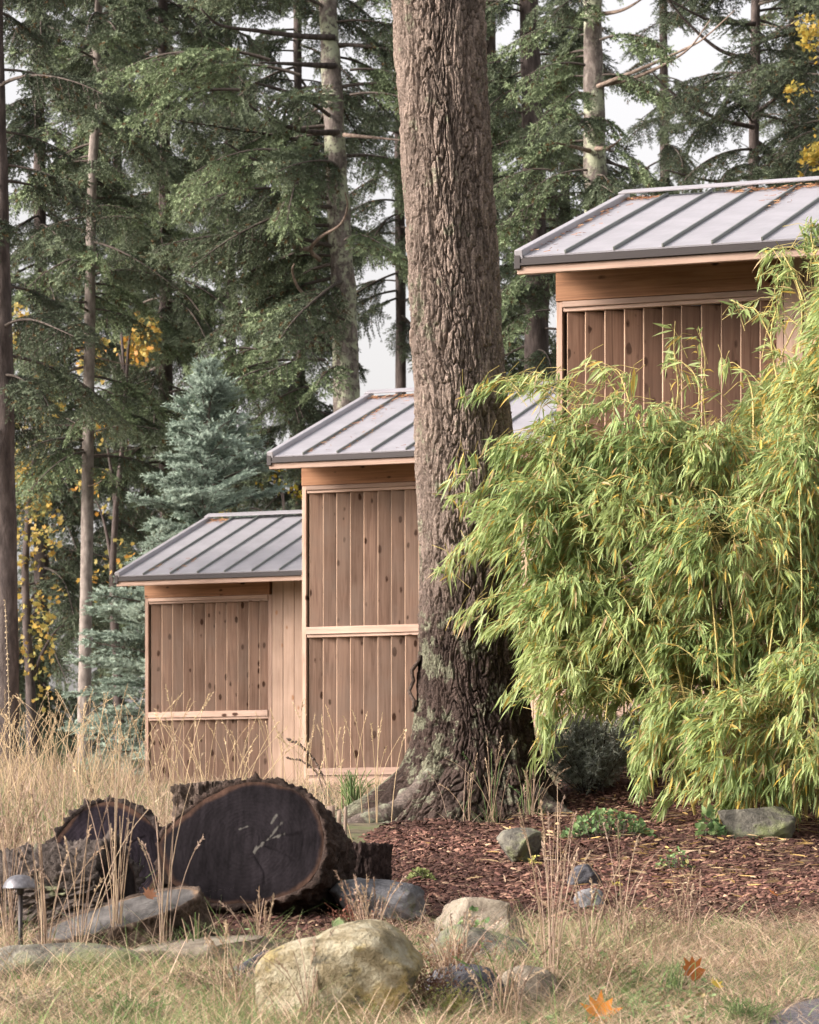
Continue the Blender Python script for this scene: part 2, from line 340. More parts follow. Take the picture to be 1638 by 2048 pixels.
def shed(x_px, scale, base_z, label, up, Wd, sid):
    Y = F/scale; X = (x_px-CX)/scale
    r = empty('shed', (X, Y, CAMZ+base_z), -TH, label=label, cat='shed', group='cedar sheds stepping down the slope')
    lr = np.random.default_rng(sid)
    pw, pd = 1.655, .12                                  # panel right edge, recess depth
    # left post, panel posts
    bbox('post', 0, .045, 0, .14, 0, 3.03, M['trim_z'], r)
    bbox('corner_board', .001, .044, .142, .27, 0, 3.1, M['trim_z'], r)
    bbox('post', pw, pw+.05, .002, .14, 0, 3.03, M['trim_z'], r)
    # louvre boards, each turned so its left edge stands proud
    n = 11
    for k in range(n):
        for part, zc in (('u', (2.955+1.50)/2), ('l', (1.56+.10)/2)):
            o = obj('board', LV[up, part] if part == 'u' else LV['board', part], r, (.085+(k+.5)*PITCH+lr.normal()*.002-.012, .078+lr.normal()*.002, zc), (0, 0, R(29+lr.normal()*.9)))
    # rails: a flat strip over a narrower lip
    def rail(z0, z1, lip):
        bbox('rail', .047, pw-.002, -.012, .052, z0, z1, M['trim_x'], r)
        bbox('rail_lip', .05, pw-.004, .006, .05, z0-lip, z0-.001, M['trim_x'], r)
    rail(2.985, 3.028, .03); rail(1.522, 1.596, .032); rail(.09, .163, .02)
    bbox('skirt_board', .0, pw+.05, .004, .05, -.9, .068, M['trim_x'], r)
    # frieze and the boarded bay to the right of the panel
    bbox('frieze_board', -.002, pw+.02, -.012, .10, 3.032, 3.33, M['frieze'], r)
    u = pw+.052; k = 0
    while u < Wd-.02:
        w = min(.148, Wd-u); bbox('siding_plank', u, u+w-.005, .004+lr.normal()*.001, .03, -.9, 3.33, M['siding'], r, .004); u += w; k += 1
    bbox('sheathing', pw+.052, Wd, .034, .05, -.9, 3.33, M['soffit'], r, 0)
    # other walls
    D = 2*(RUN-OV)
    g = lambda d: EW-.06 + (d+OV)*RISE/RUN if d <= RUN-OV else EW-.06+RISE-(d-(RUN-OV))*RISE/RUN
    for uu, nm in ((0.003, 'side_wall'), (Wd-.04, 'side_wall')):
        pr_ = [(.28 if uu < 1 else .05, -.35), (D, -.35), (D, g(D)), (RUN-OV, g(RUN-OV)), (.28 if uu < 1 else .05, g(.28))]
        V = np.array([(uu+s, a, b) for s in (0, .036) for a, b in pr_]); m_ = len(pr_)
        fs = [np.array([[i, (i+1) % m_, m_+(i+1) % m_, m_+i] for i in range(m_)]), np.array([[m_-1-i for i in range(m_)], [m_+i for i in range(m_)]])]
        mobj(nm, V, fs, M['siding'], r)
    bbox('back_wall', .04, Wd-.04, D-.05, D-.01, -.35, g(D), M['siding'], r)
    # roof: each pan, each standing seam, trims
    u0, u1 = -GO, Wd+GO; sl = math.atan2(RISE, RUN); L = math.hypot(RISE, RUN)
    d0 = -OV-.03
    roof = empty('roof'); roof.parent = r; roof.location = (0, d0, EW); roof.rotation_euler = (sl, 0, 0)
    bbox('roof_deck', u0+.03, u1-.03, .05, L-.01, -.05, -.028, M['soffit'], roof, 0)
    seams = np.concatenate([[u0+.05], np.arange(u0+.365, u1-.05, .36)])
    for a, b in zip(seams, list(seams[1:])+[u1-.03]):
        bbox('roof_pan', a+.001, b-.001, 0, L-.02, -.012, .0, M['roof'], roof, 0)
    for a in seams[1:]:
        bbox('standing_seam', a-.007, a+.007, -.004, L-.03, .001, .026, M['seam'], roof, .002)
    bbox('rake_trim', u0-.012, u0+.048, -.012, L-.02, -.10, .046, M['cap'], roof, .004)
    bbox('rake_trim', u1-.048, u1+.012, -.012, L-.02, -.10, .046, M['cap'], roof, .004)
    bbox('ridge_cap', u0-.014, u1+.014, L-.16, L+.02, .047, .062, M['cap'], roof, .003)
    # back slope
    bk = bbox('back_slope', u0, u1, 0, L, -.03, 0, M['roof'], r, 0); bk.location = ((u0+u1)/2, (RUN-OV)+(RUN/2), EW+RISE/2-.01); bk.rotation_euler = (-sl, 0, 0)
    bbox('drip_edge', u0-.008, u1+.008, d0-.006, d0+.03, 3.188, EW-.014, M['drip'], r, .003)
    bbox('end_cap', u0-.018, u0+.03, d0-.014, d0+.06, 3.162, EW+.03, M['drip'], r, .004)
    bbox('fascia_board', u0+.0, u1, d0+.008, d0+.05, 3.128, 3.186, M['trim_x'], r)
    bbox('gutter_lip', u0+.03, u1, d0-.018, d0-.007, 3.186, 3.204, M['drip'], r, .002)
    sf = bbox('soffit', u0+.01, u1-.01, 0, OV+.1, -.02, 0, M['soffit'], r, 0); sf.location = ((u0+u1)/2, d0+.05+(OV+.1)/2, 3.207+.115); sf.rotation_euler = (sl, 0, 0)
    # fallen needles caught under the ridge and along the seams
    A = Acc(); nn = 2600
    for q in range(nn):
        e = lr.random()
        if e < .5: uu, vv = lr.uniform(u0+.05, u1-.05), L-.17-abs(lr.normal())*.045*(1+.8*math.sin(3.1*lr.random()*6))
        elif e < .8: uu, vv = lr.choice(seams)+.02+abs(lr.normal())*.02, lr.uniform(.1, L-.2)
        else: uu, vv = lr.uniform(u0+.05, u1-.05), lr.uniform(.05, L-.2)
        if vnoise(np.array([[uu*2.2, vv*.4, sid]]), 5)[0] < (-.15 if e < .5 else .2 if e < .8 else .35): continue
        an = lr.uniform(0, 6.28); l = lr.uniform(.012, .035); dx, dy = math.cos(an)*l, math.sin(an)*l; ox, oy = -dy*.12, dx*.12; h = .003+abs(lr.normal())*.010
        c = np.array([(.30, .14, .07), (.22, .10, .05), (.38, .22, .11)])[lr.integers(3)]
        A.add([(uu-dx-ox, vv-dy-oy, h), (uu+dx-ox, vv+dy-oy, h+.004), (uu+dx+ox, vv+dy+oy, h+.008), (uu-dx+ox, vv-dy+oy, h+.002)], np.array([[0, 1, 2, 3]]), c)
    if A.V:
        o = obj('needle_litter', A.mesh('needle_litter', M['chips']), roof); o['kind'] = 'stuff'
    return r
shed(1113, 270, 1.40, 'nearest and highest cedar shed, half hidden behind the bamboo', 'board_up', 4.2, 3)
shed(604, 197, 1.172, 'middle cedar shed directly behind the big fir trunk', 'board', 4.2, 2)
shed(290, 159, .764, 'farthest and lowest cedar shed beside the blue spruce', 'board', 3.8, 1)

# ------------------------------------------------------------------ conifer boughs (shared meshes)
def frames(d):
    d = unit(d); ref = np.where(np.abs(d[:, 2:3]) > .9, np.array([[1., 0, 0]]), np.array([[0, 0, 1.]]))
    a = unit(np.cross(d, ref)); return a, np.cross(d, a)
def needles(base, dirs, length, per, nl, nw, g, cols):   # triangles standing round each shoot
    n = len(base); a, b = frames(dirs); d = unit(dirs)
    k = n*per; idx = np.repeat(np.arange(n), per)
    t = (np.tile(np.arange(per), n)+g.random(k))/per
    an = g.random(k)*2*np.pi; rad = np.cos(an)[:, None]*a[idx]+np.sin(an)[:, None]*b[idx]
    tip = np.where(t > .86, 1., .0)[:, None]
    nd = unit(d[idx]*(.55+.9*tip)+rad*(1-.55*tip)); p = base[idx]+d[idx]*(t*length[idx])[:, None]
    side = unit(np.cross(nd, rad+.2*g.normal(size=(k, 3))))*nw*.5
    l = (nl*(.75+.5*g.random(k)))[:, None]
    V = np.stack([p-side, p+side, p+nd*l], 1).reshape(-1, 3)
    c = np.repeat(cols[idx]*(.85+.3*g.random((k, 1))), 3, axis=0)
    return V, np.arange(3*k).reshape(-1, 3), c
def bough_mesh(seed, L, kind):
    g = np.random.default_rng(seed); A = Acc(); wood = Acc()
    fir = kind != 'spruce'
    n = 14; t = np.linspace(0, 1, n)
    up, dr = (g.uniform(.05, .25), g.uniform(.25, .5)) if fir else (g.uniform(.15, .3), g.uniform(.05, .2))
    main = np.stack([t*L, np.sin(t*g.uniform(2, 4)+g.uniform(0, 6))*.035*L*t, L*(up*t-dr*t*t)], -1)
    wood.add(*tube(main, np.linspace(.017, .003, n)*L**.7, 5, False))
    sb, sd, sl, sc = [], [], [], []
    step = .066 if fir else .11
    s0 = .22 if fir else .12
    ss = np.arange(s0*L, L*.985, step)
    for q, s in enumerate(ss):
        f = s/L; p = np.array([np.interp(f, t, main[:, k]) for k in range(3)])
        ax = unit(np.array([np.interp(f, t, np.gradient(main[:, k], t)) for k in range(3)]))
        for side in (-1, 1):
            if g.random() < .12: continue
            l2 = (L*.36*(1-f)**.65*(.35+.65*sm((f-s0)/.2))+.10)*g.uniform(.65, 1.15)
            if fir: dv = unit(ax*.75+np.array([0, side, 0])*g.uniform(.6, 1.)+np.array([0, 0, g.uniform(-.75, .12)]))
            else: dv = unit(ax*.85+np.array([0, side, 0])*.75+np.array([0, 0, g.uniform(-.15, .25)]))
            m = 6; tt = np.linspace(0, 1, m)[:, None]
            cur = p+dv*l2*tt+np.array([0, 0, -1.])*(l2*l2*(.5 if fir else .05)+(.07 if fir else 0))*tt**2
            wood.add(*tube(cur, np.linspace(.005, .0018, m), 3, False))
            ns = max(2, int(l2/(.052 if fir else .10)))
            for w in range(ns):
                e = (w+.6)/ns; pp = np.array([np.interp(e, tt[:, 0], cur[:, k]) for k in range(3)])
                cd = unit(dv+np.array([0, 0, -.7*e*(l2 if fir else 0)]))
                lat = unit(np.cross(cd, [0, 0, 1]))
                for s2 in (-1, 1):
                    if fir and g.random() < .1: continue
                    d3 = unit(cd*.8+lat*s2*g.uniform(.5, .9)+np.array([0, 0, g.uniform(-.55, .2) if fir else g.uniform(-.2, .35)]))
                    sb.append(pp); sd.append(d3); sl.append(g.uniform(.05, .10) if fir else g.uniform(.10, .17)); sc.append(e*.6+f*.4)
            sb.append(cur[-1]); sd.append(unit(dv+np.array([0, 0, -.2]))); sl.append(.09 if fir else .15); sc.append(1.)
    for w in range(5): sb.append(main[-1]); sd.append(unit(np.array([1., g.normal()*.5, g.normal()*.35]))); sl.append(.1); sc.append(1.)
    # inner stem foliage so that the bough does not read as a comb
    sb, sd, sl, sc = map(np.array, (sb, sd, sl, sc))
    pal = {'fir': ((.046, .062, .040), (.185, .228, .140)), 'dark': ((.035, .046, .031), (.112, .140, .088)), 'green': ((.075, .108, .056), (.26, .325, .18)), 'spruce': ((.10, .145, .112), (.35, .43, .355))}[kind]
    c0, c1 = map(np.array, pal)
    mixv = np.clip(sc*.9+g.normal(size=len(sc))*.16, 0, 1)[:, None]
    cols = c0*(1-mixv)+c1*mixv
    brown = g.random(len(sc)) < (.05 if fir else .01); cols[brown] = (.11, .075, .035)
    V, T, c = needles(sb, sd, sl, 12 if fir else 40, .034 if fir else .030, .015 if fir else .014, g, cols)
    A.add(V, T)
    V1, W1 = np.vstack(A.V), np.vstack(wood.V)
    nf = len(T); wf = wood.faces(); VV = np.vstack([V1, W1]); fs = [T]+[x+len(V1) for x in wf]
    mi = np.concatenate([np.zeros(nf, int)]+[np.ones(len(x), int) for x in wf])
    C = np.vstack([c, np.full((len(W1), 3), .05)])
    return mesh('bough', VV, fs, [M['needle'], M['twig']], mi, False, C)
BO = {}
for kind in ('fir', 'dark', 'green', 'spruce'):
    for L in ((1.0, 1.7, 2.6) if kind != 'spruce' else (.35, .8, 1.35, 1.9)):
        BO[kind, L] = [bough_mesh(hash((kind == 'fir', L, v)) % 1000+v*7+len(kind), L, kind) for v in range(3)]
def add_bough(root, kind, p, az, pitch, roll, L):      # p in the root's own coordinates
    keys = [k[1] for k in BO if k[0] == kind]; kl = min(keys, key=lambda q: abs(q-L))
    me = BO[kind, kl][rng.integers(3)]
    o = bpy.data.objects.new('bough', me); o.location = p; o.rotation_euler = (roll, -pitch, az); s = L/kl; o.scale = (s, s*rng.uniform(.9, 1.15), s)
    return link(o, root)
GAPS = [(38, 90, 34, 130), (585, 110, 70, 85), (445, 555, 48, 34), (765, 700, 45, 80), (1385, 110, 55, 60), (1300, 300, 34, 46), (1430, 330, 34, 26), (1010, 60, 20, 60), (560, 190, 70, 30), (735, 330, 25, 60), (400, 430, 22, 22), (290, 260, 14, 12), (1240, 60, 25, 40), (130, 60, 30, 40), (250, 330, 22, 20), (330, 140, 25, 22), (60, 330, 30, 40), (110, 250, 25, 25), (470, 60, 40, 40), (355, 560, 28, 24), (700, 120, 25, 50), (1130, 380, 22, 26), (1050, 150, 18, 30), (1560, 60, 30, 40), (1250, 230, 40, 40), (30, 560, 18, 40)]
def in_gap(p):
    q = px(p)
    return any(((q[0]-a)/c)**2+((q[1]-b)/d)**2 < 1 for a, b, c, d in GAPS)
def trunk_mesh(path, Y, mat, seed, n=14, seg=60):
    pts = spline([P(x, y, Y) for x, y, w in path], seg)
    rad = np.interp(np.linspace(0, len(path)-1, seg), np.arange(len(path)), [w/2*Y/F for x, y, w in path])
    base = pts[-1].copy(); base[2] = G(base[0], base[1])-.1
    V, fs = tube(pts-base, rad, n); nn = fbm(V*np.array([7, 7, 2.5]), seed, 3); ctr = np.repeat(pts-base, n, 0)
    V[:len(ctr)] += (V[:len(ctr)]-ctr)*(nn[:len(ctr), None]*.10)
    return mesh('trunk', V, fs, mat, smooth=True), base, pts
def conifer(name, label, path, Y, mat, kind, y0, y1, dens, Ls, seed, pitch=(-.35, .2), az=None, gap=.92, group='conifers behind the sheds', stubs=0):
    global rng
    rng = np.random.default_rng(seed)
    # carry the trunk up past the frame and down into the ground
    x, y, w = path[0]; x2, y2, w2 = path[1]
    ext = [(x+(x-x2)/(y-y2)*(-900-y)*.6, -900, w*.62)]
    xb, yb, wb = path[-1]; gx = (xb-CX)/F*Y; yg = HY-(G(gx, Y)-CAMZ-.3)/Y*F
    path = ext+list(path)+([(xb, yg, wb*1.12)] if yg > yb+20 else [])
    me, base, pts = trunk_mesh(path, Y, mat, seed)
    r = empty(name, base, label=label, cat='conifer tree', group=group)
    obj('trunk', me, r)
    zt, zb = CAMZ+(HY-y0)/F*Y, CAMZ+(HY-y1)/F*Y
    n = int((zt-zb)*dens*1.45); order = pts[:, 2].argsort()
    for k in range(n):
        z = zb+(zt-zb)*(k+rng.random())/n
        c = np.array([np.interp(z, pts[order, 2], pts[order, q]) for q in range(3)])
        for tries in range(6):
            a = rng.uniform(0, 2*np.pi) if az is None or rng.random() < .35 else az+rng.normal()*.7
            L = rng.uniform(*Ls)*(1-.15*(z-zb)/(zt-zb+1e-6)); pt = rng.uniform(*pitch)
            d = np.array([math.cos(a)*math.cos(pt), math.sin(a)*math.cos(pt), math.sin(pt)])
            ok = not any(in_gap(c+d*L*f+np.array([0, 0, -.3*f*f*L])) for f in (.4, .7, 1.0))
            if ok or rng.random() > gap: break
        else: continue
        add_bough(r, 'green' if kind == 'fir' and rng.random() < .28 else 'fir' if kind == 'dark' and rng.random() < .2 else kind, c-base, a, pt, rng.normal()*.35, L)
    for k in range(stubs):              # bare dead sticks on the stem
        z = zb+(zt-zb)*rng.random()-1.0*rng.random(); c = np.array([np.interp(z, pts[order, 2], pts[order, q]) for q in range(3)])
        a = rng.uniform(0, 6.28); l = rng.uniform(.3, 1.1); d = np.array([math.cos(a), math.sin(a), rng.uniform(-.2, .3)])
        e = c+d*l; mid = c+d*l*.5+np.array([0, 0, rng.uniform(-.1, .1)])
        V, fs = tube(bez(c, mid, e, 6)-base, np.linspace(.014, .003, 6), 5)
        mobj('dead_branch', V, fs, M['deadwood'], r)
    return r, base
LEFT, RIGHT = math.pi, 0.
big_l = conifer('fir_tree', 'dark thick-trunked fir at the left edge of the picture', [(-8, -40, 26), (0, 400, 34), (6, 800, 44), (12, 1250, 50), (14, 1500, 52)], 39, M['bark_dark'], 'dark', -250, 930, 5.2, (.9, 2.0), 11, stubs=6)[0]
slim = conifer('fir_tree', 'slender grey-stemmed fir left of the blue spruce', [(198, -40, 15), (194, 110, 17), (203, 190, 18), (186, 310, 20), (180, 620, 22), (176, 900, 24), (171, 1250, 26), (168, 1460, 28)], 49, M['bark_slim'], 'fir', -250, 960, 8.0, (.7, 1.75), 12, stubs=14)[0]
t2, b2 = conifer('fir_tree', 'tall lichened fir rising behind the middle shed', [(655, -40, 36), (662, 130, 40), (672, 330, 44), (682, 500, 48), (690, 700, 52), (695, 1000, 56)], 48, M['bark_far'], 'fir', -250, 620, 5.0, (1.6, 3.0), 13, pitch=(-.3, .15), az=LEFT)
t3 = conifer('fir_tree', 'pale lichened fir behind the highest shed roof', [(1184, -40, 38), (1189, 200, 43), (1190, 460, 46), (1190, 700, 48)], 47, M['bark_far'], 'fir', -250, 500, 4.6, (.8, 1.7), 14)[0]
t4 = conifer('fir_tree', 'brown-stemmed fir seen just right of the big trunk', [(1056, -40, 38), (1066, 250, 44), (1072, 520, 48), (1074, 760, 50)], 52, M['bark_dark'], 'fir', -250, 760, 6.4, (.9, 1.9), 15)[0]
t5 = conifer('fir_tree', 'thin airy fir standing against the sky at upper right', [(1512, -40, 18), (1510, 150, 20), (1506, 400, 23), (1505, 600, 24)], 58, M['bark_dark'], 'dark', -250, 380, 5.4, (1.4, 2.9), 16, pitch=(-.25, .25), stubs=5)[0]
conifer('fir_tree', 'dark fir cut off by the right edge above the highest roof', [(1668, -40, 40), (1672, 300, 44), (1674, 500, 46)], 52, M['bark_dark'], 'dark', -200, 400, 4.5, (1.0, 2.1), 17)
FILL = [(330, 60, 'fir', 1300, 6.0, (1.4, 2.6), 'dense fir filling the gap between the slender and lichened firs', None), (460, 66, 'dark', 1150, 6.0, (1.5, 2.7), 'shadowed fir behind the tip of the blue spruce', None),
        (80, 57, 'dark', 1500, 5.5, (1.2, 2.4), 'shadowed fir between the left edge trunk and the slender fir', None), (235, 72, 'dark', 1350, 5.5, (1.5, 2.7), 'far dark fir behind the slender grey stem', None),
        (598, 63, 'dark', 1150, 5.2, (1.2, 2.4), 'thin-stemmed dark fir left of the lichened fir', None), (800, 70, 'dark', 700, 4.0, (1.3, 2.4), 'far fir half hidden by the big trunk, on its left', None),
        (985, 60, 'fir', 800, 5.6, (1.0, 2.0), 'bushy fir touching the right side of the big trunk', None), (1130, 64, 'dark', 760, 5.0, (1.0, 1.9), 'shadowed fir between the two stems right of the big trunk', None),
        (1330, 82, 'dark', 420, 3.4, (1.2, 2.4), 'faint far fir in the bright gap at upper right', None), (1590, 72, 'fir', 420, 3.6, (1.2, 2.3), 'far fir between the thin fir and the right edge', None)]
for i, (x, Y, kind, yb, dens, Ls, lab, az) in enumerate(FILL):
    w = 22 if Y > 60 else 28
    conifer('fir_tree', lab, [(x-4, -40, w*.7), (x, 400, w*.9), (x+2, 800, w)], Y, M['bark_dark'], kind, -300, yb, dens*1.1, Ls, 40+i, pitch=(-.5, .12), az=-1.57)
# near sunlit boughs hand-placed on the lichened fir, and long bare limbs
def bough_at(root, base, kind, x, y, Y, az, pitch, L, roll=0.): add_bough(root, kind, P(x, y, Y)-base, az, pitch, roll, L)
rng = np.random.default_rng(99)
for x, y, Y, az, pt, L in [(600, 150, 46.5, 3.3, .1, 2.2), (540, 120, 46, 3.5, .05, 2.0), (480, 180, 46, 3.4, -.15, 1.8), (430, 110, 46, 3.1, .05, 1.6), (600, 330, 46.4, 3.6, -.1, 1.9), (560, 300, 46, 3.3, -.1, 1.5),
                           (640, 350, 46.5, 4.2, -.35, 1.6), (600, 360, 46, 4.5, -.5, 1.2), (660, 690, 46.6, 3.5, -.05, 1.9), (650, 720, 46.4, 3.9, -.15, 1.7), (600, 720, 46.2, 3.3, -.1, 1.5), (690, 740, 46.5, 4.4, -.1, 1.2),
                           (640, 770, 46.3, 3.7, -.3, 1.4), (560, 740, 46, 3.9, -.2, 1.2), (520, 700, 46, 3.2, 0, 1.0), (690, 480, 46.8, 5.2, -.1, 1.4), (700, 500, 46.8, 0., .0, 1.2), (700, 140, 47.2, .2, .0, 1.5), (700, 190, 47.2, -.3, -.1, 1.5), (690, 640, 46.8, 3.3, .25, 1.3)]:
    bough_at(t2, b2, 'green', x, y, Y, az, pt, L, rng.normal()*.2)
b3 = np.array(t3.location)
for x, y, az, pt, L in [(1165, 60, 3.3, .0, 1.1), (1170, 130, 3.6, -.1, 1.2), (1160, 210, 3.9, -.2, 1.0), (1175, 340, 3.3, -.2, 1.1), (1150, 390, 3.5, -.2, 1.2), (1200, 80, 5.6, -.05, 1.2), (1205, 150, 5.9, -.2, 1.0), (1205, 300, 5.8, -.3, .9), (1110, 440, 3.4, -.1, 1.2), (1080, 550, 3.8, -.3, 1.1), (1100, 620, 3.6, -.3, 1.0), (1100, 340, 3.3, -.1, .9)]:
    bough_at(t3, b3, 'green', x, y, 46.2, az, pt, L, rng.normal()*.25)
def limb(root, pts_px, Y0, Y1, r0, r1, mat='deadwood', nm='dead_branch'):
    n = len(pts_px); pts = spline([P(x, y, Y0+(Y1-Y0)*i/(n-1)) for i, (x, y) in enumerate(pts_px)], 22)
    V, fs = tube(pts-np.array(root.location), np.linspace(r0, r1, 22), 7); return mobj(nm, V, fs, M[mat], root, smooth=True)
for pts in ([(668, 75), (600, 72), (520, 62), (440, 50), (402, 18)], [(670, 132), (590, 128), (520, 125)], [(672, 195), (600, 190), (545, 175), (510, 165)], [(676, 265), (610, 262), (540, 240), (498, 210)],
            [(640, 365), (560, 345), (500, 315), (450, 285)]):
    limb(t2, pts, 47.9, 46.5, .05, .012, 'bark_dark')
for pts in ([(672, 618), (640, 608), (600, 580), (585, 545), (588, 528)], [(640, 520), (622, 500), (640, 475), (680, 450), (695, 415), (690, 385)], [(622, 500), (560, 490), (500, 478), (468, 462)], [(668, 655), (630, 668), (580, 672)], [(688, 270), (800, 280)]):
    limb(t2, pts, 47.8, 46.8, .034, .010)
for pts in ([(1190, 175), (1240, 155), (1300, 130), (1370, 98), (1410, 75), (1470, 20)], [(1205, 170), (1270, 155), (1330, 128), (1380, 95), (1420, 40)], [(1190, 298), (1220, 294), (1242, 278)], [(1180, 302), (1140, 292), (1110, 285)], [(1195, 30), (1250, 18), (1310, -20)]):
    limb(t3, pts, 46.9, 45.8, .036, .007)
for pts in ([(1510, 120), (1440, 100), (1370, 40), (1330, -10)], [(1510, 48), (1420, 40), (1330, -5)], [(1508, 255), (1430, 235), (1350, 190), (1300, 140)], [(1506, 350), (1430, 362), (1330, 340)], [(1512, 90), (1560, 60), (1620, 30)], [(1506, 230), (1560, 190), (1600, 150)]):
    limb(t5, pts, 57.8, 57, .045, .012, 'bark_dark')

# firs added outside the frame to shade the scene from right and behind
for i, (X, Y, lab) in enumerate([(8.5, 6, 'added shade fir just right of the camera'), (9.5, 13, 'added shade fir right of the asphalt path'), (9, 20, 'added shade fir right of the bamboo'), (11, 27, 'added shade fir right of the highest shed'), (13, 34, 'added shade fir far to the right of the sheds'),
                                 (-7, -9, 'added shade fir behind the camera on the left'), (-2.5, -11, 'added shade fir directly behind the camera'), (2, -9, 'added shade fir behind the camera on the right'), (6.5, -5, 'added shade fir behind the camera at far right'), (11, 0, 'outermost added shade fir right of the camera')]):
    rng = np.random.default_rng(200+i); b = np.array([X, Y, G(X, Y)-.1]); r = empty('fir_tree', b, label=lab, cat='conifer tree', group='firs added outside the frame to shade the scene')
    V, fs = tube(np.linspace((0, 0, 0), (.2, 0, 17), 24), np.linspace(.3, .04, 24), 12); mobj('trunk', V, fs, M['bark_dark'], r, smooth=True)
    for k in range(46):
        z = .8+16*(k/46); add_bough(r, 'dark', np.array([.2*z/17, 0, z]), k*2.4, rng.uniform(-.35, .1), rng.normal()*.3, (3.9-2.6*k/46)*rng.uniform(.8, 1.1))

for i, Y in enumerate((-12, -5, 2, 9, 16, 23, 30)):  # unseen row added to cut low sky light from the left
    X = -31+2.5*math.sin(i*2.1); rng = np.random.default_rng(230+i); b = np.array([X, Y, G(X, Y)-.1]); r = empty('fir_tree', b, label=('first', 'second', 'third', 'fourth', 'fifth', 'sixth', 'seventh')[i]+' low fir added far left to block low sky light', cat='conifer tree', group='low firs added at left to block low sky light')
    V, fs = tube(np.linspace((0, 0, 0), (.1, 0, 6.4), 16), np.linspace(.22, .03, 16), 10); mobj('trunk', V, fs, M['bark_dark'], r, smooth=True)
    for k in range(40):
        z = .5+5.8*(k/40); add_bough(r, 'dark', np.array([.1*z/9, 0, z]), k*2.4, rng.uniform(-.35, .1), rng.normal()*.3, (3.8-2.9*k/40)*rng.uniform(.8, 1.1))

# blue spruce
def spruce():
    global rng
    rng = np.random.default_rng(5); Y = 44.9; top = P(418, 738, Y); bx = (400-CX)/F*Y; base = np.array([bx, Y, G(bx, Y)-.05])
    r = empty('blue_spruce', base, label='young blue spruce with silvery needles behind the lowest shed', cat='spruce tree')
    pts = np.linspace(base, top, 30); V, fs = tube(pts-base, np.linspace(.085, .008, 30), 9); mobj('trunk', V, fs, M['twig'], r, smooth=True)
    H = top[2]-base[2]; k = 0
    for z in np.concatenate([np.arange(.25, H-.5, .078), np.arange(H-.5, H-.05, .06)]):
        f = 1-z/H
        for q in range(2 if f > .1 else 2):
            k += 1; a = k*2.4+rng.normal()*.35
            L = max(.22, (f**.76)*2.5*rng.uniform(.62, 1.12)); 
            add_bough(r, 'spruce', top*(z/H)+base*(1-z/H)-base, a, .32-.35*f+rng.normal()*.07+(.45 if f < .12 else 0), rng.normal()*.2, min(L, 2.1))
    for q in range(3): add_bough(r, 'spruce', top-base-np.array([0, 0, .3]), q*2.1, 1.25, 0, .34)
    return r
spruce()

# broadleaf trees in autumn colour
def maple_leaf_pts(g, ctr, n, size, cols):
    base = np.array([(0, -.35, 0), (.45, -.25, .03), (.3, .0, 0), (.55, .3, .05), (.18, .25, 0), (0, .65, .02), (-.18, .25, 0), (-.55, .3, .05), (-.3, 0, 0), (-.45, -.25, .03)])
    T = np.array([[0, 1, 2], [2, 3, 4], [4, 5, 6], [6, 7, 8], [8, 9, 0], [0, 2, 8], [2, 4, 6], [2, 6, 8]])
    Vs = []
    nrm = unit(g.normal(size=(n, 3))*.7+np.array([-.2, -.5, .6])); a, b = frames(nrm); ang = g.random(n)*6.28
    u = a*np.cos(ang)[:, None]+b*np.sin(ang)[:, None]; v = np.cross(nrm, u)
    s = (size*(.7+.6*g.random(n)))[:, None, None]
    V = ctr[:, None]+s*(base[None, :, :1]*u[:, None]+base[None, :, 1:2]*v[:, None]+base[None, :, 2:]*nrm[:, None])
    Fs = (np.arange(n)[:, None, None]*10+T[None]).reshape(-1, 3)
    return V.reshape(-1, 3), Fs, np.repeat(cols, 10, 0)
def maple(label, x, Y, yb, blobs, seed, pal):
    g = np.random.default_rng(seed); bx = (x-CX)/F*Y; base = np.array([bx, Y, G(bx, Y)-.1])
    r = empty('maple_tree', base, label=label, cat='maple tree'); topz = max(P(0, b[1], Y)[2] for b in blobs)
    tr = np.array([base+(np.array([bx+.15*math.sin(i), Y, topz])-base)*i/9 for i in range(10)])
    V, fs = tube(tr-base, np.linspace(.11, .02, 10), 8); mobj('trunk', V, fs, M['bark_dark'], r, smooth=True)
    A = Acc(); pal = np.array(pal)
    for (cx, cy, rx, ry, n) in blobs:
        c = P(cx, cy, Y); q = g.normal(size=(n, 3)); q = q/np.linalg.norm(q, axis=1)[:, None]*(g.random((n, 1))**.5)*1.35
        k = q*np.array([rx, (rx+ry)/2, ry])*Y/F; keep = (vnoise((c+k)*1.9, seed)+.5*vnoise((c+k)*4.5, seed+3)) > .12
        k = k[keep]; m = len(k); ci = pal[g.integers(len(pal), size=m)]*(.75+.5*g.random((m, 1)))
        A.add(*maple_leaf_pts(g, c+k-base, m, .085, ci))
        s = tr[np.argmin(np.abs(tr[:, 2]-(c[2]-.8)))]; V, fs = tube(bez(s, (s+c)/2+np.array([0, 0, .4]), c, 9)-base, np.linspace(.04, .008, 9), 5); mobj('limb', V, fs, M['bark_dark'], r, smooth=True)
    o = obj('crown', A.mesh('crown', M['maple']), r); o['kind'] = 'stuff'
YEL = [(.48, .34, .08), (.42, .32, .09), (.36, .30, .09), (.28, .26, .08), (.42, .26, .06)]
maple('yellow maple glowing behind the slender fir on the left', 60, 51.5, 1500, [(60, 680, 50, 60, 1500), (60, 830, 60, 60, 900), (50, 950, 50, 70, 700), (60, 1060, 55, 60, 420), (75, 1190, 55, 60, 160), (60, 1320, 60, 80, 240), (130, 1250, 70, 50, 140)], 61, YEL)
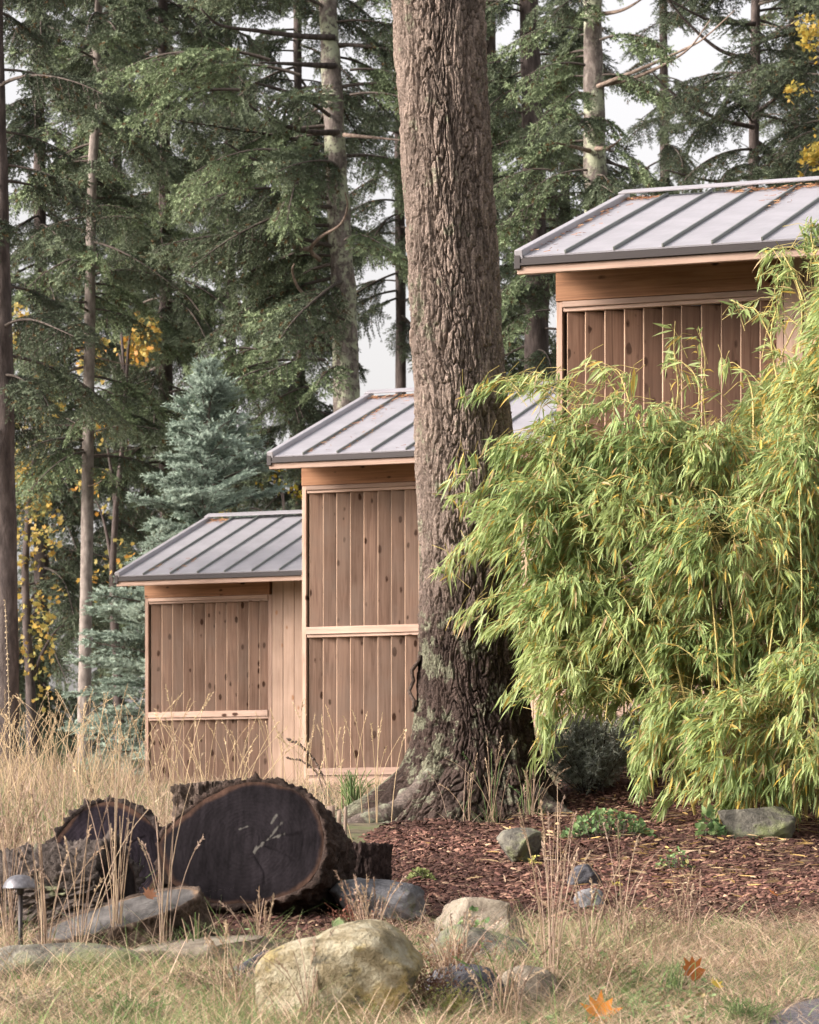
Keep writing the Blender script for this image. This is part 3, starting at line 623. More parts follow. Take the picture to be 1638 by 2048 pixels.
maple('orange-tipped maple between the slender fir and the spruce', 235, 53, 1450, [(262, 665, 46, 36, 900), (235, 710, 66, 34, 800), (200, 720, 40, 35, 260), (205, 860, 30, 50, 260), (190, 1000, 40, 60, 240), (230, 1150, 60, 60, 160)], 62, YEL+[(.48, .24, .05)])
maple('yellow maple leaning in at the upper right edge', 1700, 50.5, 500, [(1610, 75, 30, 35, 260), (1605, 185, 30, 18, 160), (1628, 330, 26, 36, 420), (1650, 130, 40, 40, 160), (1670, 240, 40, 50, 200)], 63, [(.42, .33, .07), (.36, .31, .08), (.48, .32, .06)])
maple('small yellow-green maple low behind the gap between two sheds', 560, 62, 1200, [(560, 985, 60, 45, 420), (480, 1020, 50, 25, 250), (600, 1010, 40, 30, 200)], 64, [(.42, .36, .05), (.34, .34, .06), (.5, .34, .04)])

# dark understory shrubs beyond the meadow
def bush(label, x, Y, w, h, seed, pal, nm='shrub', cat='shrub', size=.07):
    g = np.random.default_rng(seed); bx = (x-CX)/F*Y; base = np.array([bx, Y, G(bx, Y)]); n = int(1500*w*h)
    r = empty(nm, base, label=label, cat=cat, group='understory shrubs at the forest edge')
    q = unit(g.normal(size=(n, 3)))*(g.random((n, 1))**.45); q[:, 2] = np.abs(q[:, 2])
    k = q*np.array([w, w*.8, h]); k = k[vnoise((k+base)*2.2, seed) > -.2]; pal = np.array(pal); m = len(k)
    o = obj('foliage', None if False else mesh('foliage', *maple_leaf_pts(g, k, m, size, pal[g.integers(len(pal), size=m)]*(.7+.6*g.random((m, 1))))[:2], M['maple'], None, False, None), r)
    c = np.repeat(pal[g.integers(len(pal), size=m)]*(.7+.6*g.random((m, 1))), 10, 0); a = o.data.color_attributes.new('Col', 'FLOAT_COLOR', 'POINT')
    cc = np.ones((len(c), 4), np.float32); cc[:, :3] = c; a.data.foreach_set('color', cc.ravel()); o['kind'] = 'stuff'
    for s in range(6):
        e = np.array([g.normal()*w*.5, g.normal()*w*.4, h*g.uniform(.6, .95)]); V, fs = tube(bez((0, 0, -.1), (e[0]*.3, e[1]*.3, h*.5), e, 8), np.linspace(.025, .006, 8), 5)
        mobj('stem', V, fs, M['twig'], r)
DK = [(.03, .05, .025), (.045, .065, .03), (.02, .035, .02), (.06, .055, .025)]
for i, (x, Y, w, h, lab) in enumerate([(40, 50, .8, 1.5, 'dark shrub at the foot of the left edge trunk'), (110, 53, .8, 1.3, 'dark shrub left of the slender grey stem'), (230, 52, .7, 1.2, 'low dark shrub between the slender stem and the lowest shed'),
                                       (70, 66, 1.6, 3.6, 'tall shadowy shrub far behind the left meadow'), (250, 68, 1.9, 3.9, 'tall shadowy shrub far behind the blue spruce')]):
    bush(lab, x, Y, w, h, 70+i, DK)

# ------------------------------------------------------------------ the big fir trunk
def big_fir():
    Y = 21.3; sc = F/Y
    ys = np.array([-1500, 0, 400, 800, 1100, 1300, 1400, 1480, 1540, 1590, 1640, 1700.])
    xc = np.array([815, 874, 893, 924, 936, 942, 945, 948, 948, 946, 944, 942.])
    wd = np.array([150, 176, 185, 192, 193, 202, 216, 246, 290, 352, 430, 500.])
    H = np.concatenate([np.linspace(P(0, 1690, Y)[2], P(0, 1380, Y)[2], 200), np.linspace(P(0, 1378, Y)[2], P(0, -60, Y)[2], 680), np.linspace(P(0, -80, Y)[2], P(0, -1500, Y)[2], 60)])
    yy = HY-(H-CAMZ)*sc; x0 = (np.interp(yy, ys, xc)-CX)/sc; r0 = np.interp(yy, ys, wd)/2/sc
    nt = 540; th = np.arange(nt)*2*np.pi/nt
    TT, HH = np.meshgrid(th, H); shp = TT.shape; TT, HH = TT.ravel(), HH.ravel(); r = np.repeat(r0, nt)
    fl = sm((P(0, 1440, Y)[2]-HH)/.75)
    lob = np.zeros_like(TT)
    for a, s, w in ((math.pi+.12, .40, .30), (math.pi+.95, .15, .32), (-.12, .14, .4), (-1.0, .12, .3), (-1.75, .20, .26), (1.2, .25, .4), (2.3, .2, .4)):
        d = np.angle(np.exp(1j*(TT-a))); lob += s*np.exp(-(d/w)**2)
    r = r*(1-.16*fl)+lob*fl**2.2*.95
    # bark: elongated plates with deep furrows
    wp = np.stack([np.cos(TT)*2.2, np.sin(TT)*2.2, HH*1.4], -1); w1 = fbm(wp*1.7, 11, 3); w2 = fbm(wp*2.1+40, 12, 3)
    per = 46
    q = np.stack([TT/(2*np.pi)*per+w1*1.5, HH*5.2+w2*.8], -1); f1, f2, idn = worley(q, per, 5); e1 = sm((f2-f1)/.15)
    per2 = 96
    q2 = np.stack([TT/(2*np.pi)*per2+w2*2.2, HH*12+w1*1.6], -1); g1, g2, id2 = worley(q2, per2, 8); e2 = sm((g2-g1)/.2)
    q3 = np.stack([TT/(2*np.pi)*26+w1*1.5+w2*.6, HH*1.9+w2*.5], -1); k1, k2, id3 = worley(q3, 26, 31); e3 = sm((k2-k1)/.12)
    fine = fbm(np.stack([np.cos(TT)*16, np.sin(TT)*16, HH*22], -1), 15, 4)
    deep = .5+.5*sm((HH-P(0, 1500, Y)[2])/-.6)
    disp = -.024*(1-e3)*(1+.6*fl)-.017*(1-e1)*(1+.8*fl)+.013*(idn-.5)+.010*(id3-.5)+.006*(e2-1)+.006*(id2-.5)+.0045*fine + .03*fbm(wp*.55, 14, 2)
    r = r+disp
    X = np.repeat(x0, nt)+np.cos(TT)*r; Yv = Y+np.sin(TT)*r
    base = np.array([(943-CX)/sc, Y, G((943-CX)/sc, Y)])
    V = np.stack([X, Yv, HH], -1)-base
    # colour: bark tone by plate, pale lichen on the left and low down (it grows on raised plates)
    lit = np.clip(.5-.8*np.cos(TT-.0)*1.0, 0, 1)
    ln = fbm(np.stack([X*8, Yv*8, HH*6], -1), 21, 5, .75)
    low = sm((P(0, 900, Y)[2]-HH)/2.0)
    lich = sm((ln-(.95-.50*low-.34*sm((-np.cos(TT)-.35)/.5)*(.3+low)))/.22)*(.25+.75*e2)*.65
    tone = .82+.28*(idn-.5)+.30*(id3-.5)+.25*fine[:]*.6+.12*(id2-.5)
    hi = np.array([.265, .208, .172]); lo = np.array([.078, .055, .046])
    mixl = sm(low*1.15)[:, None]
    c = (hi*(1-mixl)+lo*mixl)*tone[:, None]
    c = c*(1-lich[:, None])+np.array([.225, .235, .16])*lich[:, None]*(.85+.3*id2[:, None])
    mat, ns, ls, b = newmat('fir_bark_plates'); M['plates'] = mat; at = N(ns, 'Attribute', attribute_name='Col'); tc = N(ns, 'TexCoord')
    n1 = N(ns, 'TexNoise', Scale=60., Detail=6., Roughness=.7); ls.new(tc.outputs['Object'], n1.inputs['Vector'])
    mr = N(ns, 'MapRange'); mr.inputs[1].default_value = .3; mr.inputs[2].default_value = .7; mr.inputs[3].default_value = .42; mr.inputs[4].default_value = 1.5; ls.new(n1.outputs['Fac'], mr.inputs[0])
    hv = N(ns, 'HueSaturation'); ls.new(at.outputs['Color'], hv.inputs['Color']); ls.new(mr.outputs[0], hv.inputs['Value']); ls.new(hv.outputs[0], b.inputs['Base Color'])
    bp = N(ns, 'Bump', Strength=1., Distance=.022); ls.new(n1.outputs['Fac'], bp.inputs['Height']); ls.new(bp.outputs[0], b.inputs['Normal']); b.inputs['Roughness'].default_value = .92; b.inputs['Specular IOR Level'].default_value = .15
    ny = shp[0]; i = np.arange(ny-1)[:, None]*nt; j = np.arange(nt)[None]; k = (j+1) % nt
    Fq = np.stack([i+j, i+k, i+nt+k, i+nt+j], -1).reshape(-1, 4)
    r_ = empty('fir_tree', base, label='huge fir trunk with furrowed bark and flared roots in the middle', cat='conifer tree')
    mobj('trunk', V, Fq, mat, r_, smooth=True, col=c)
    # surface roots running out over the soil
    g = np.random.default_rng(3)
    for pts, ra, rb in (([(880, 1570), (800, 1608), (735, 1640), (660, 1668)], .12, .03), ([(900, 1600), (835, 1638), (780, 1655), (730, 1660)], .10, .03), ([(1040, 1590), (1085, 1590), (1120, 1598), (1150, 1610)], .11, .03), ([(940, 1625), (900, 1640), (850, 1645), (800, 1650)], .07, .02)):
        pp = []
        for n_, (x, y) in enumerate(pts):
            Yp = Y-.28-.06*n_; p = P(x, y, Yp); p[2] = min(p[2], G(p[0], Yp)+.1*(1-n_/3)+.01) if n_ else p[2]; pp.append(p)
        pp = spline(pp, 50); n = 22; V, fs = tube(pp-base, np.linspace(ra, rb, 50), n)
        ctr = np.repeat(pp-base, n, 0); nn = fbm(V[:len(ctr)]*np.array([9, 22, 22]), 33, 4); V[:len(ctr)] += (V[:len(ctr)]-ctr)*(nn[:, None]*.28)
        cc = np.array([.13, .105, .09])*(.8+.5*g.random((len(V), 1))); cc[:len(ctr)][nn > .45] = (.24, .245, .18)
        mobj('root', V, fs, mat, r_, smooth=True, col=cc)
    # loose bark flake on the left side
    V = []; 
    for t in np.linspace(0, 1, 12):
        x = 838-16*math.sin(t*2.6)+4*math.sin(t*17); y = 1310+t*112
        p = P(x, y, Y-.05); wv = .03+.02*math.sin(t*9)
        V += [p+np.array([-.012, -wv, 0]), p+np.array([.012, -wv, 0]), p+np.array([.012, wv+.05, 0]), p+np.array([-.012, wv+.05, 0])]
    V = np.array(V)-base; i = np.arange(11)[:, None]*4; j = np.arange(4)[None]; k = (j+1) % 4
    mobj('bark_flake', V, np.vstack([np.stack([i+j, i+k, i+4+k, i+4+j], -1).reshape(-1, 4), [[3, 2, 1, 0]], [[44, 45, 46, 47]]]), mat, r_, col=np.array([.11, .08, .065]))
big_fir()

# ------------------------------------------------------------------ leaves and blades
def leaf_strip(base, d, nrm, ln, wd, droop, cols):
    n = len(base); d = unit(d); side = unit(np.cross(d, nrm)); up = np.cross(side, d); ln = np.asarray(ln)[:, None]; wd = np.asarray(wd)[:, None]; droop = np.asarray(droop)[:, None]
    g_ = np.array([0, 0, -1.])
    def pt(t, s, f): return base+d*ln*t+g_*droop*ln*t*t+side*wd*.5*s-up*wd*f
    V = np.stack([pt(0, 0, 0), pt(.25, -1, 0), pt(.25, 0, .22), pt(.25, 1, 0), pt(.6, -.85, 0), pt(.6, 0, .2), pt(.6, .85, 0), pt(1, 0, 0)], 1)
    T = np.array([[0, 2, 1], [0, 3, 2], [1, 2, 5], [1, 5, 4], [2, 3, 6], [2, 6, 5], [4, 5, 7], [5, 6, 7]])
    return V.reshape(-1, 3), (np.arange(n)[:, None, None]*8+T[None]).reshape(-1, 3), np.repeat(cols, 8, 0)
def blades(p, h, lean, curve, wd, cols, g, seg=3):
    n = len(p); an = g.random(n)*6.283; dirv = np.stack([np.cos(an), np.sin(an), 0*an], -1)
    fa = g.random(n)*6.283; side = np.stack([np.cos(fa), np.sin(fa)*.5, 0*fa], -1)*(np.asarray(wd)*.5)[:, None]
    rows = []
    for k in range(seg+1):
        t = k/seg; off = dirv*((np.asarray(lean)*t+np.asarray(curve)*t*t)*h)[:, None]
        c = p+off; c[:, 2] += h*(t-.35*np.asarray(curve)*t*t); w = side*(1-t**1.6*.9)
        rows += [c-w, c+w]
    V = np.stack(rows, 1); m = 2*(seg+1)
    Q = np.array([[2*k, 2*k+1, 2*k+3, 2*k+2] for k in range(seg)])
    return V.reshape(-1, 3), (np.arange(n)[:, None, None]*m+Q[None]).reshape(-1, 4), np.repeat(cols, m, 0)
def on_ground(X, Y, dz=0): return np.stack([X, Y, G(X, Y)+dz], -1)

# ------------------------------------------------------------------ rocks
def rock(name, label, box, Y, depth, mat, seed, ncut=7, bury=.25, rough=.10, rz=0., tilt=0., cat='rock', group='stones set in the garden bed', outline=None):
    x0, y0, x1, y1 = box; g = np.random.default_rng(seed)
    bm = bmesh.new(); bmesh.ops.create_icosphere(bm, subdivisions=5, radius=1); bm.verts.ensure_lookup_table()
    V = np.array([v.co[:] for v in bm.verts]); Fs = np.array([[v.index for v in f.verts] for f in bm.faces]); bm.free()
    V = np.sign(V)*np.abs(V)**(.8 if outline is None else .92)
    if outline is not None:
        ph = np.arctan2(V[:, 2], V[:, 0]); ro = np.interp(np.mod(ph, 2*np.pi), np.linspace(0, 2*np.pi, len(outline)+1), list(outline)+[outline[0]]); ro = ro/max(outline)
        V[:, 0] *= ro; V[:, 2] *= ro
    for k in range(ncut):
        n = unit(g.normal(size=3)); dd = g.uniform(.52, .85); s = V@n-dd; V = V-np.maximum(s, 0)[:, None]*n*.93
    V = V*(1+rough*fbm(V*1.6+seed, seed, 3)[:, None]+rough*.35*fbm(V*6+seed, seed+3, 4)[:, None])
    M_ = np.array(Euler((0, tilt, rz)).to_matrix()); V = V@M_.T
    lo, hi = V.min(0), V.max(0); V = (V-(lo+hi)/2)/((hi-lo)/2)
    w, h = (x1-x0)/F*Y/2, (y1-y0)/F*Y/2
    c = P((x0+x1)/2, (y0+y1)/2, Y); hb = h*(1+bury); c[2] -= h*bury
    V = V*np.array([w, depth/2, hb]); base = c.copy(); base[2] -= hb
    return mobj(name, V+np.array([0, 0, hb]), Fs, mat, None, base, smooth=True, label=label, cat=cat, group=group)
RK = dict(
 yellow=noise_mat('yellow_lichen_stone', [(.32, (.12, .10, .055)), (.44, (.28, .235, .145)), (.56, (.42, .38, .27)), (.72, (.52, .48, .36))], 9, 9, .95, 1., 30, dist=.05, extra=[((.42, .33, .13), 3.0, .50, .60), ((.13, .12, .09), 6.0, .56, .64)]),
 grey=noise_mat('grey_stone', [(0.36, (0.086, 0.086, 0.090)), (0.50, (0.202, 0.198, 0.202)), (0.65, (0.331, 0.324, 0.331))], 6, 8, .85, .9, 24, dist=.03, extra=[((.20, .21, .14), 5.0, .56, .66)]),
 moss=noise_mat('mossy_stone', [(0.36, (0.072, 0.068, 0.058)), (0.50, (0.166, 0.155, 0.126)), (0.65, (0.274, 0.259, 0.216))], 6, 8, .9, .9, 24, dist=.03, extra=[((.19, .21, .10), 3.0, .48, .6)]),
 tan=noise_mat('tan_stone', [(0.36, (0.115, 0.094, 0.072)), (0.50, (0.216, 0.187, 0.144)), (0.65, (0.317, 0.281, 0.223))], 6, 8, .9, .8, 24, dist=.025),
 slate=noise_mat('dark_slate_stone', [(0.36, (0.036, 0.036, 0.043)), (0.50, (0.086, 0.086, 0.097)), (0.70, (0.230, 0.223, 0.230))], 7, 8, .8, .8, 30, dist=.02))
rock('boulder', 'large yellow-lichened boulder in the foreground', (512, 1838, 848, 2080), 13.1, .62, RK['yellow'], 5, 7, .0, .06, 0, 0, 'boulder', None, (155, 127, 130, 115, 100, 124, 170, 175, 130, 110, 130, 160))
rock('stone', 'broad pale grey stone beside the dark sawn block', (655, 1755, 852, 1832), 16.2, .45, RK['grey'], 8, 8, .4, .10, .2)
rock('stone', 'rounded mossy stone alone on the open mulch', (993, 1655, 1092, 1712), 18.6, .32, RK['moss'], 12, 6, .3, .07)
rock('stone', 'flat mottled stone with leaves growing over it', (868, 1794, 1054, 1868), 15.3, .40, RK['tan'], 15, 8, .6, .10)
rock('stone', 'wedge-shaped grey stone below the mottled flat one', (845, 1848, 1066, 1955), 14.5, .40, RK['moss'], 18, 9, .3, .09)
rock('stone', 'low brown flat-topped stone near the yellow boulder', (952, 1930, 1126, 2030), 13.7, .34, RK['tan'], 21, 9, .4, .07)
rock('stone', 'dark slate tucked between boulder and brown stone', (842, 1925, 1010, 2030), 13.5, .26, RK['slate'], 25, 9, .3, .10, .5, .45)
rock('stone', 'pale tan boulder under the lowest bamboo leaves', (1430, 1612, 1592, 1682), 19.7, .40, RK['moss'], 28, 7, .3, .08)
rock('stone', 'small blue-grey stone half sunk in mulch', (1133, 1728, 1204, 1768), 17.6, .22, RK['slate'], 31, 6, .4, .08, 0, .2)
rock('stone', 'small pale stone among dry stems below the blue-grey one', (1147, 1776, 1212, 1818), 16.6, .2, RK['grey'], 34, 7, .4, .08, 0, -.2)
rock('stone', 'long flat ledge stone behind the path light', (-60, 1884, 300, 1945), 14.35, .34, RK['moss'], 37, 10, .5, .05, 0, .0)
rock('stone', 'long flat ledge stone below the big sawn log', (262, 1870, 548, 1930), 14.5, .32, RK['tan'], 41, 10, .5, .05, 0, -.03)
rock('stone', 'dark crumbly stone lying right of the ledge stones', (455, 1900, 585, 1968), 14.1, .28, RK['slate'], 44, 8, .5, .12, .4, .1)

# ------------------------------------------------------------------ sawn logs
barkm = leaf_mat('log_bark', 0, .92, .15); facem, _ns, _ls, _b = newmat('sawn_wood_face')
_a = N(_ns, 'Attribute', attribute_name='Col'); _tc = N(_ns, 'TexCoord'); _n = N(_ns, 'TexNoise', Scale=55., Detail=6., Roughness=.7); _ls.new(_tc.outputs['Object'], _n.inputs['Vector'])
_mr = N(_ns, 'MapRange'); _mr.inputs[1].default_value = .3; _mr.inputs[2].default_value = .7; _mr.inputs[3].default_value = .7; _mr.inputs[4].default_value = 1.3; _ls.new(_n.outputs['Fac'], _mr.inputs[0])
_h = N(_ns, 'HueSaturation'); _ls.new(_a.outputs['Color'], _h.inputs['Color']); _ls.new(_mr.outputs[0], _h.inputs['Value']); _ls.new(_h.outputs[0], _b.inputs['Base Color'])
_bp = N(_ns, 'Bump', Strength=.5, Distance=.006); _ls.new(_n.outputs['Fac'], _bp.inputs['Height']); _ls.new(_bp.outputs[0], _b.inputs['Normal']); _b.inputs['Roughness'].default_value = .8; _b.inputs['Specular IOR Level'].default_value = .04
def log(name, label, ctr, nrm, radii, length, seed, heart=(.0105, .0088, .0102), rim=(.046, .027, .020), barkc=(.075, .055, .045), barkt=.03, marks=False, pith=(.0, .0), moss=0., cat='log', group='sawn logs by the meadow', endcap=True, taper=1.0, ring=1.):
    g = np.random.default_rng(seed); na = 300; an = np.arange(na)*2*np.pi/na
    rr = np.array(list(radii)+[radii[0]]); ka = np.linspace(0, 2*np.pi, len(rr)); rho = np.interp(an, ka, rr)
    for _ in range(14): rho = (np.roll(rho, 1)+rho*2+np.roll(rho, -1))/4
    rho = rho*(1+.02*fbm(np.stack([np.cos(an)*2, np.sin(an)*2, 0*an+seed], -1), seed, 3))
    z = unit(np.array(nrm)); x = unit(np.cross([0, 0, 1.], z)) if abs(z[2]) < .9 else unit(np.cross([0, -1., 0], z)); 
    if x[0] < 0: x = -x
    y = np.cross(z, x)
    mw = Matrix(((x[0], y[0], z[0], ctr[0]), (x[1], y[1], z[1], ctr[1]), (x[2], y[2], z[2], ctr[2]), (0, 0, 0, 1)))
    r = empty(name, label=label, cat=cat, group=group); r.matrix_world = mw
    # cut face: rings, dark heart, brown sapwood, drying cracks
    nr = 90; fr = np.linspace(0, 1, nr); A_, R_ = np.meshgrid(an, fr)
    px_, py_ = pith[0]*(1-R_), pith[1]*(1-R_)
    X = np.cos(A_)*rho[None]*R_+px_; Yv = np.sin(A_)*rho[None]*R_+py_
    q = np.stack([X, Yv, 0*X+seed], -1).reshape(-1, 3); nz = fbm(q*7, seed+1, 4).reshape(X.shape); n2 = fbm(q*np.array([60, 9, 1]), seed+2, 3).reshape(X.shape)
    rg = np.sin((R_*rho[None]*100*ring+nz*.8)*2*np.pi*.55)*.5+.5
    sap = sm((R_-.915+nz*.05)/.07)
    c = np.array(heart)*(1-sap[..., None])+np.array(rim)*sap[..., None]
    c = c*(1.0+.14*rg*sm(1.3-R_)+.38*nz+.30*n2)[..., None]
    Z = -.0007*rg+.003*nz
    for k in range(4):                                     # radial checks
        a0 = g.uniform(0, 6.28); l0, l1 = g.uniform(.0, .5), g.uniform(.55, 1.); wv = .012/np.maximum(R_*rho[None]*1.0, .02)*.45
        d = np.abs(np.angle(np.exp(1j*(A_-a0-.1*nz)))); m = np.exp(-(d/wv)**2)*sm((R_-l0)/.1)*sm((l1-R_)/.1); Z -= .004*m; c = c*(1-.3*m)[..., None]
    if marks:                                              # pale lichen scrawl
        for (ax, ay, bx, by, w) in ((.06, -.045, .145, .035, .011), (.12, .012, .205, .045, .009), (.145, .035, .19, .10, .008), (.14, .10, .165, .14, .006), (.285, .12, .292, .16, .006), (-.155, -.20, -.15, -.225, .004), (-.02, .07, .02, .085, .006)):
            t = np.clip(((X-ax)*(bx-ax)+(Yv-ay)*(by-ay))/((bx-ax)**2+(by-ay)**2), 0, 1); dd = np.hypot(X-ax-t*(bx-ax), Yv-ay-t*(by-ay))
            m = sm((w*(.85+.8*n2+.5*nz)-dd)/.007)*.75; c = c*(1-m[..., None])+np.array([.10, .095, .085])*m[..., None]
    i = np.arange(nr-1)[:, None]*na; j = np.arange(na)[None]; k = (j+1) % na
    Fq = np.stack([i+j, i+k, i+na+k, i+na+j], -1).reshape(-1, 4)
    mobj('cut_face', np.stack([X, Yv, Z], -1).reshape(-1, 3), Fq[na:] if False else Fq, facem, r, smooth=True, col=c.reshape(-1, 3))
    # bark sleeve with a ragged front rim
    prof = [(.996, -.004), (1., .004)]
    nl = max(16, int(length/.008)); ls_ = np.linspace(0, 1, nl)
    rows = []; cols = []
    per = 26
    for q_, s in enumerate([-2, -1]+list(ls_)):
        a2 = an
        if s < 0:
            rad = rho*1.0+(.0 if s == -2 else barkt*.45); zz = np.full(na, -.004 if s == -2 else .006)+.006*fbm(np.stack([np.cos(an)*9, np.sin(an)*9, 0*an+3], -1), seed+5, 3)
        else:
            zz = np.full(na, -s*length); tp = 1+(taper-1)*s
            w = np.stack([an/(2*np.pi)*per+.5*np.sin(s*4+an*3), 0*an+s*length*9+.4*np.sin(an*5)], -1); f1, f2, idn = worley(w, per, seed)
            e = sm((f2-f1)/.45); fz = fbm(np.stack([np.cos(an)*8, np.sin(an)*8, 0*an+s*length*14], -1), seed+7, 4)
            fz2 = fbm(np.stack([np.cos(an)*26, np.sin(an)*34, 0*an+s*length*45], -1), seed+9, 3); rad = rho*tp+barkt*(1+.7*fz+.3*(idn-.5)+.28*fz2)-barkt*.35*(1-e)
            if q_ == 2: zz = zz+.012*fz
        rows.append(np.stack([np.cos(an)*rad, np.sin(an)*rad, zz], -1))
        fz = fbm(rows[-1]*11, seed+8, 3); cc = np.array(barkc)[None]*(.75+.55*(fz[:, None]+.5))
        if moss: mm = sm((fbm(rows[-1]*5+9, seed+4, 4)-.75+moss)/.2)[:, None]; cc = cc*(1-mm)+np.array([.24, .25, .15])*mm
        cols.append(np.clip(cc, .005, 1))
    V = np.vstack(rows); nn = len(rows); i = np.arange(nn-1)[:, None]*na
    Fq = np.stack([i+j, i+na+j, i+na+k, i+k], -1).reshape(-1, 4); fs = [Fq]
    V = np.vstack([V, [[0, 0, -length]]]); cols.append(np.array([barkc])); l0 = (nn-1)*na; jj = np.arange(na); fs.append(np.stack([l0+jj, np.full(na, len(V)-1), l0+(jj+1) % na], 1))
    mobj('bark', V, fs, M['plates'], r, smooth=True, col=np.vstack(cols))
    return r
pr = np.array([165, 150, 130, 120, 114, 128, 168, 158, 131, 118, 128, 153.])/F*16.0*1.05
log('log', 'large round log end with near-black cut face and pale scratch marks', P(485, 1686, 16.0), (-.22, -.94, .24), pr, .62, 1, marks=True, pith=(.04, .015), barkc=(.055, .038, .031), barkt=.028)
log('log', 'dark log end leaning behind the mossy bark chunk on the left', P(214, 1716, 16.7), (-.12, -.95, .2), np.array([118, 112, 112, 116, 112, 108, 118, 125, 118, 112, 115, 118.])/F*16.7, .5, 2, barkc=(.045, .034, .030), barkt=.03, heart=(.012, .0095, .0125))
log('log', 'gnarled bark-covered log chunk at the far left', P(238, 1772, 15.7), (.86, -.46, .12), np.array([.15, .16, .17, .185, .17, .16, .16, .17, .17, .16, .15, .15]), .70, 3, heart=(.02, .016, .015), rim=(.05, .035, .03), barkc=(.085, .07, .062), barkt=.05, moss=.12)
log('log', 'low tilted log slab with a grey sawn top', P(238, 1828, 14.9), (-.26, -.22, .94), np.array([.385, .36, .32, .28, .3, .34, .38, .36, .3, .28, .3, .36]), .30, 4, heart=(.085, .08, .076), rim=(.13, .09, .06), barkc=(.085, .062, .048), barkt=.025, ring=.7)
log('stump', 'square dark sawn block right of the large log', P(722, 1689, 17.2), (.03, .02, 1.), np.array([.15, .145, .14, .145, .15, .145, .14, .145, .15, .15, .15, .15]), .34, 5, heart=(.10, .085, .075), rim=(.12, .09, .07), barkc=(.05, .034, .030), barkt=.016, cat='stump', group=None)
log('stump', 'rough bark stump peeking out behind the large log', P(408, 1568, 17.6), (-.1, -.02, 1.), np.array([.15, .14, .14, .15, .15, .14, .14, .15, .14, .14, .15, .15]), .5, 6, heart=(.16, .13, .10), rim=(.16, .12, .09), barkc=(.12, .09, .072), barkt=.03, cat='stump', group=None)
# splintered stub
def splinters():
    g = np.random.default_rng(8); b = P(660, 1700, 17.4); b[2] = G(b[0], b[1])
    r = empty('splintered_stub', b, label='splintered pale wood stub between large log and root', cat='stump')
    m = noise_mat('split_wood', [(.3, (.13, .09, .07)), (.6, (.33, .25, .19)), (.75, (.42, .34, .27))], 14, 6, .9, .6, 40, (1, 1, .12), .01)
    for x, yt, w in ((662, 1612, .055), (679, 1618, .028), (690, 1614, .022), (648, 1630, .03)):
        t = P(x, yt, 17.4)-b; n = 10; zz = np.linspace(-.1, t[2], n); V = []
        for k, z_ in enumerate(zz):
            f = k/(n-1); ww = w*(1-.25*f); jx = g.normal()*.002
            V += [(t[0]+jx-ww/2, -.03, z_+(g.normal()*.01 if k == n-1 else 0)), (t[0]+jx+ww/2, -.025+.004*g.normal(), z_+(g.normal()*.012 if k == n-1 else 0)), (t[0]+jx+ww/2, .03, z_), (t[0]+jx-ww/2, .03, z_+(g.normal()*.012 if k == n-1 else 0))]
        i = np.arange(n-1)[:, None]*4; j = np.arange(4)[None]; kk = (j+1) % 4
        mobj('splinter', np.array(V), np.vstack([np.stack([i+j, i+kk, i+4+kk, i+4+j], -1).reshape(-1, 4), [[4*n-4, 4*n-3, 4*n-2, 4*n-1]]]), m, r)
splinters()

# ------------------------------------------------------------------ path light
def path_light():
    Y = 14.6; c = P(41, 1776, Y); gz = G(c[0], Y); r = empty('path_light', (c[0], Y, gz), label='black post path light with a domed grey metal hood', cat='garden light')
    V, fs = tube([(0, 0, -.05), (0, 0, c[2]-gz-.005)], .0105, 14); mobj('post', V, fs, M['drip'], r, smooth=True)
    pro = [(.0, .060), (.016, .0595), (.032, .056), (.048, .049), (.061, .038), (.071, .024), (.0775, .009), (.080, .0), (.0795, -.003), (.076, -.002), (.066, .015), (.045, .036), (.0, .048)]
    n = 36; a = np.arange(n)*2*np.pi/n; V = np.vstack([np.stack([rr*np.cos(a), rr*np.sin(a), 0*a+zz], -1) for rr, zz in pro]); i = np.arange(len(pro)-1)[:, None]*n; j = np.arange(n)[None]; k = (j+1) % n
    hood = noise_mat('weathered_hood_metal', [(.3, (.09, .085, .09)), (.5, (.17, .165, .175)), (.7, (.30, .29, .30))], 30, 6, .35, .15, 60, dist=.003, spec=.6)
    hood.node_tree.nodes['Principled BSDF'].inputs['Metallic'].default_value = .7
    mobj('hood', V, np.stack([i+j, i+n+j, i+n+k, i+k], -1).reshape(-1, 4), hood, r, (0, 0, c[2]-gz), smooth=True)
    V, fs = tube([(0, 0, c[2]-gz-.03), (0, 0, c[2]-gz+.045)], .017, 14); mobj('lamp_socket', V, fs, M['drip'], r, smooth=True)
path_light()

